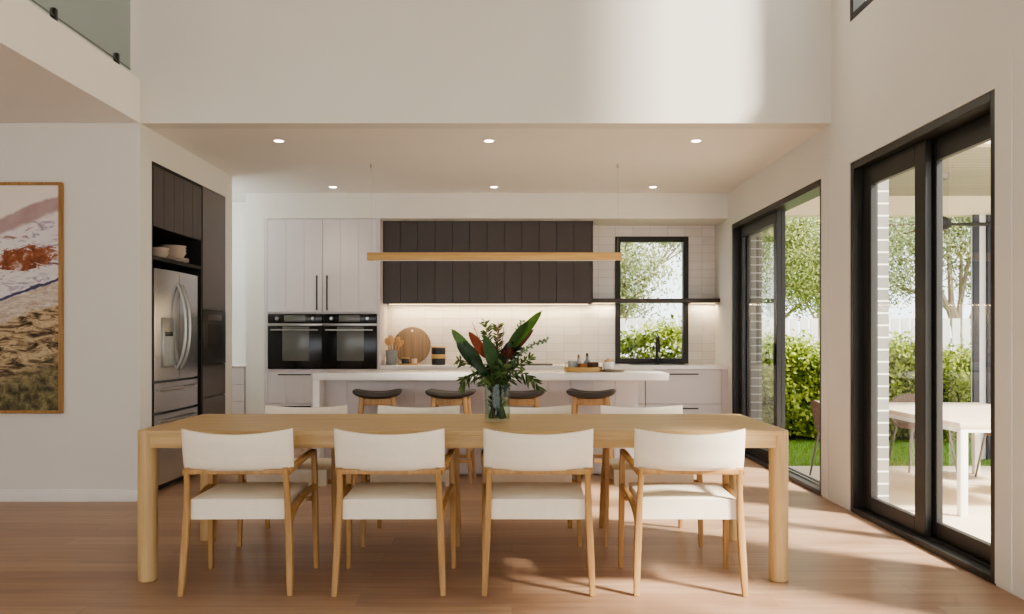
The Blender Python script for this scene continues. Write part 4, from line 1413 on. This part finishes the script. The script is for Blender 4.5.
tree('spreading gum tree with pale branches, seen through the near sliding door', (7.1, 13.2, GZ), (-.3, 0, 1.9),
     [(-.8, 0, 2.9, .8, .6), (.3, .2, 3.5, 1.0, .7), (1.2, 0, 2.7, .8, .6), (-.3, .2, 4.2, 1.0, .6), (-1.1, .2, 2.2, .6, .45), (.4, 0, 2.5, .9, .6), (0, .2, 3.3, 1.1, .9)], 26000, M['tree_b'], .034, tr=.12)
tree('tall olive green tree at the right end of the fence', (10.9, 16.2, GZ), (.2, 0, 2.6),
     [(0, 0, 2.6, 1.1, .8), (.8, .2, 3.5, 1.2, .9), (-.9, .3, 3.7, 1.1, .8)], 14000, M['tree_a'], .045)
tree('distant green tree farthest behind the fence', (7.6, 21.0, GZ), (0, 0, 3),
     [(0, 0, 3.2, 1.7, 1.3), (-1.4, .2, 4.0, 1.5, 1.2), (1.4, 0, 4.2, 1.4, 1.1)], 14000, M['tree_b'], .06)

# alfresco roof
RX0, RX1, RY0, RY1 = XR + .16, 8.6, 6.5, 9.0
o = struct('ceiling_alfresco', [(RX0, RX1, RY0, RY1, 2.7, 2.78)], M['soffit'])
struct('trim_5', [(RX0, RX1, RY0 - .12, RY0, 2.66, 2.84), (RX0, RX1, RY1 - .02, RY1 + .14, 2.5, 2.84), (RX0, RX0 + .1, RY0, RY1, 2.55, 2.7)], M['beam'])
o = bpy.data.objects['trim_5']; o.name = 'alfresco_beams'

ps = thing('privacy_screen', 'tall outdoor screen of dark navy slats on pale boards beyond the table', 'screen', (4.86, 8.95, PZ))
bm = BM(); box(bm, 0, 1.6, .03, .05, 0, 2.58)
obj('backing_board', bm, M['pale_board'], ps, smooth=False)
for k in range(11):
    bm = BM(); box(bm, k * .145, k * .145 + .065, 0, .03, 0, 2.58, .003, 1)
    obj('slat', bm, M['navy'], ps)

cf = thing('ceiling_fan', 'three blade ceiling fan under the alfresco ceiling', 'ceiling fan', (3.92, 7.77, 2.7))
bm = BM(); lathe(bm, [(.02, -.07), (.06, -.05), (.07, 0)], n=24); obj('canopy', bm, M['grey_metal'], cf)
bm = BM(); tube(bm, [(0, 0, -.05), (0, 0, -.41)], .012, 10); obj('down_rod', bm, M['grey_metal'], cf)
bm = BM(); lathe(bm, [(.03, -.39), (.085, -.42), (.09, -.48), (.05, -.51), (.0, -.512)], n=28); bmesh.ops.remove_doubles(bm, verts=bm.verts[:], dist=2e-4); obj('motor', bm, M['black'], cf)
for k in range(3):
    bm = BM()
    bar(bm, [(.07, 0, -.46), (.3, 0, -.462), (.6, 0, -.464)], [(.008, .05), (.008, .13), (.006, .1)], (0, .12, 1), .4)
    bl = obj('blade', bm, M['fan_blade'] if k != 1 else M['black'], cf)
    bl.rotation_euler = (0, 0, [PI - .1, .1 - .12, PI / 2][k])

ot = thing('outdoor_table', 'white framed outdoor dining table on the sunny patio', 'table', (3.8, 7.05, PZ))
bm = BM(); box(bm, -.6, .6, -.98, .98, .635, .672, .004); obj('tabletop', bm, M['outdoor_top'], ot)
bm = BM()
box(bm, -.59, -.56, -.97, .97,   .603, .634); box(bm, .56, .59, -.97, .97,   .603, .634); box(bm, -.56, .56, -.97, -.94,   .603, .634); box(bm, -.56, .56, .94, .97,   .603, .634)
obj('apron', bm, M['outdoor_white'], ot, smooth=False)
for sx in (-1, 1):
    for sy in (-1, 1):
        bm = BM(); box(bm, sx * .565 - .027, sx * .565 + .027, sy * .945 - .027, sy * .945 + .027, 0, .634, .003)
        obj('leg', bm, M['outdoor_white'], ot)

def make_outdoor_chair(lab):
    t = thing('outdoor_chair', lab, 'chair', (0, 0, PZ), 0, 'woven chairs at the outdoor table')
    def shell(u, v, s):
        a = (u - .5) * 2; r = 1.0
        an = -PI / 2 + a * 1.75
        x = .25 * math.cos(an) * (1 + .12 * v); yv = .24 * math.sin(an) * (1 + .22 * v)
        z = .44 + v * (.28 - .26 * abs(a) ** 1.5)
        nx, ny = math.cos(an), math.sin(an)
        return (x + nx * s * .014, yv + ny * s * .014, z)
    bm = BM(); cushion(bm, shell, 24, 6)
    obj('woven_back', bm, M['rope'], t, ang=70)
    bm = BM(); lathe(bm, [(.2, .40), (.245, .415), (.25, .44), (.23, .465), (.0, .475)], n=28); bmesh.ops.remove_doubles(bm, verts=bm.verts[:], dist=2e-4)
    obj('seat', bm, M['rope'], t)
    for sx in (-1, 1):
        for sy in (-1, 1):
            bm = BM(); tube(bm, [(sx * .23, sy * .23, 0), (sx * .17, sy * .17, .42)], [.009, .013], 8)
            obj('leg', bm, M['grey_metal'], t)
    return t
OC = [(3.03, 7.72, -PI / 2 + .1, 'taupe woven outdoor chair seen through the open kitchen doorway'), (4.0, 8.3, PI, 'taupe woven outdoor chair at the far end of the outdoor table'),
      (4.5, 7.6, PI / 2, 'taupe woven outdoor chair at the far side of the table, nearer the lawn'), (4.5, 6.8, PI / 2, 'taupe woven outdoor chair at the far side of the table, nearer the camera')]
oc0 = make_outdoor_chair(OC[0][3])
for i, (x, yy, rz, lab) in enumerate(OC):
    if i == 0: oc0.location = (x, yy, PZ); oc0.rotation_euler = (0, 0, rz)
    else: dup(oc0, (x, yy, PZ), rz, lab)

# ------------------------------------------------------------------ lights
def lamp(name, typ, loc, energy, color=(1, 1, 1), **kw):
    l = bpy.data.lights.new(name, typ)
    l.energy = energy; l.color = color
    for k, v in kw.items(): setattr(l, k, v)
    o = bpy.data.objects.new(name, l); COL.objects.link(o); o.location = loc
    return o
el = math.radians(40)
hd = Vector((-.83, .56, 0)).normalized()
sd = Vector((hd.x * math.cos(el), hd.y * math.cos(el), -math.sin(el)))
sun = lamp('sun', 'SUN', (6, -4, 8), 9.0, (1.0, .91, .79), angle=math.radians(9))
sun.rotation_euler = sd.to_track_quat('-Z', 'Y').to_euler()
for (x, yy, _) in DLX:
    o = lamp('downlight_lamp', 'SPOT', (x, yy, ZC - .02), 6, (1, .85, .68), spot_size=math.radians(95), spot_blend=.8, shadow_soft_size=.04)
o = lamp('led_lamp', 'AREA', (-.27, 9.72, 1.575), 8, (1, .76, .44), shape='RECTANGLE', size=2.2, size_y=.03)
o = lamp('shelf_led_lamp', 'AREA', (1.05, 9.76, 1.585), 1.0, (1, .80, .52), shape='RECTANGLE', size=.25, size_y=.02)
o = lamp('shelf_led_lamp', 'AREA', (2.19, 9.76, 1.585), 1.0, (1, .80, .52), shape='RECTANGLE', size=.27, size_y=.02)
o = lamp('scullery_lamp', 'POINT', (-3.7, 8.8, 2.5), 16, (.86, .95, 1.0), shadow_soft_size=.15)

lamp('gallery_fill', 'POINT', (-4.4, 4.5, 5.6), 28, (1.0, .98, .94), shadow_soft_size=.2)  # added fill with no visible fitting, lifts the dark gallery behind the glass
w = bpy.data.worlds.new('World'); S.world = w
w.use_nodes = True
bg = w.node_tree.nodes['Background']
bg.inputs['Color'].default_value = (.93, .97, 1.0, 1)
bg.inputs['Strength'].default_value = 1.75

# ------------------------------------------------------------------ camera
cam = bpy.data.cameras.new('Camera')
co = bpy.data.objects.new('Camera', cam); COL.objects.link(co)
co.location = (0, 0, 1.2)
co.rotation_euler = (PI / 2, 0, 0)
cam.sensor_width = 36.0
cam.lens = 850 / 1024 * 36
cam.shift_y = (338 - 307) / 1024
cam.clip_start = .05
S.camera = co

S.view_settings.view_transform = 'AgX'
S.view_settings.look = 'AgX - Medium High Contrast'
S.view_settings.exposure = 0.84
S.cycles.use_denoising = True
S.cycles.max_bounces = 10
S.cycles.diffuse_bounces = 6
S.cycles.transparent_max_bounces = 16
S.cycles.sample_clamp_indirect = 6
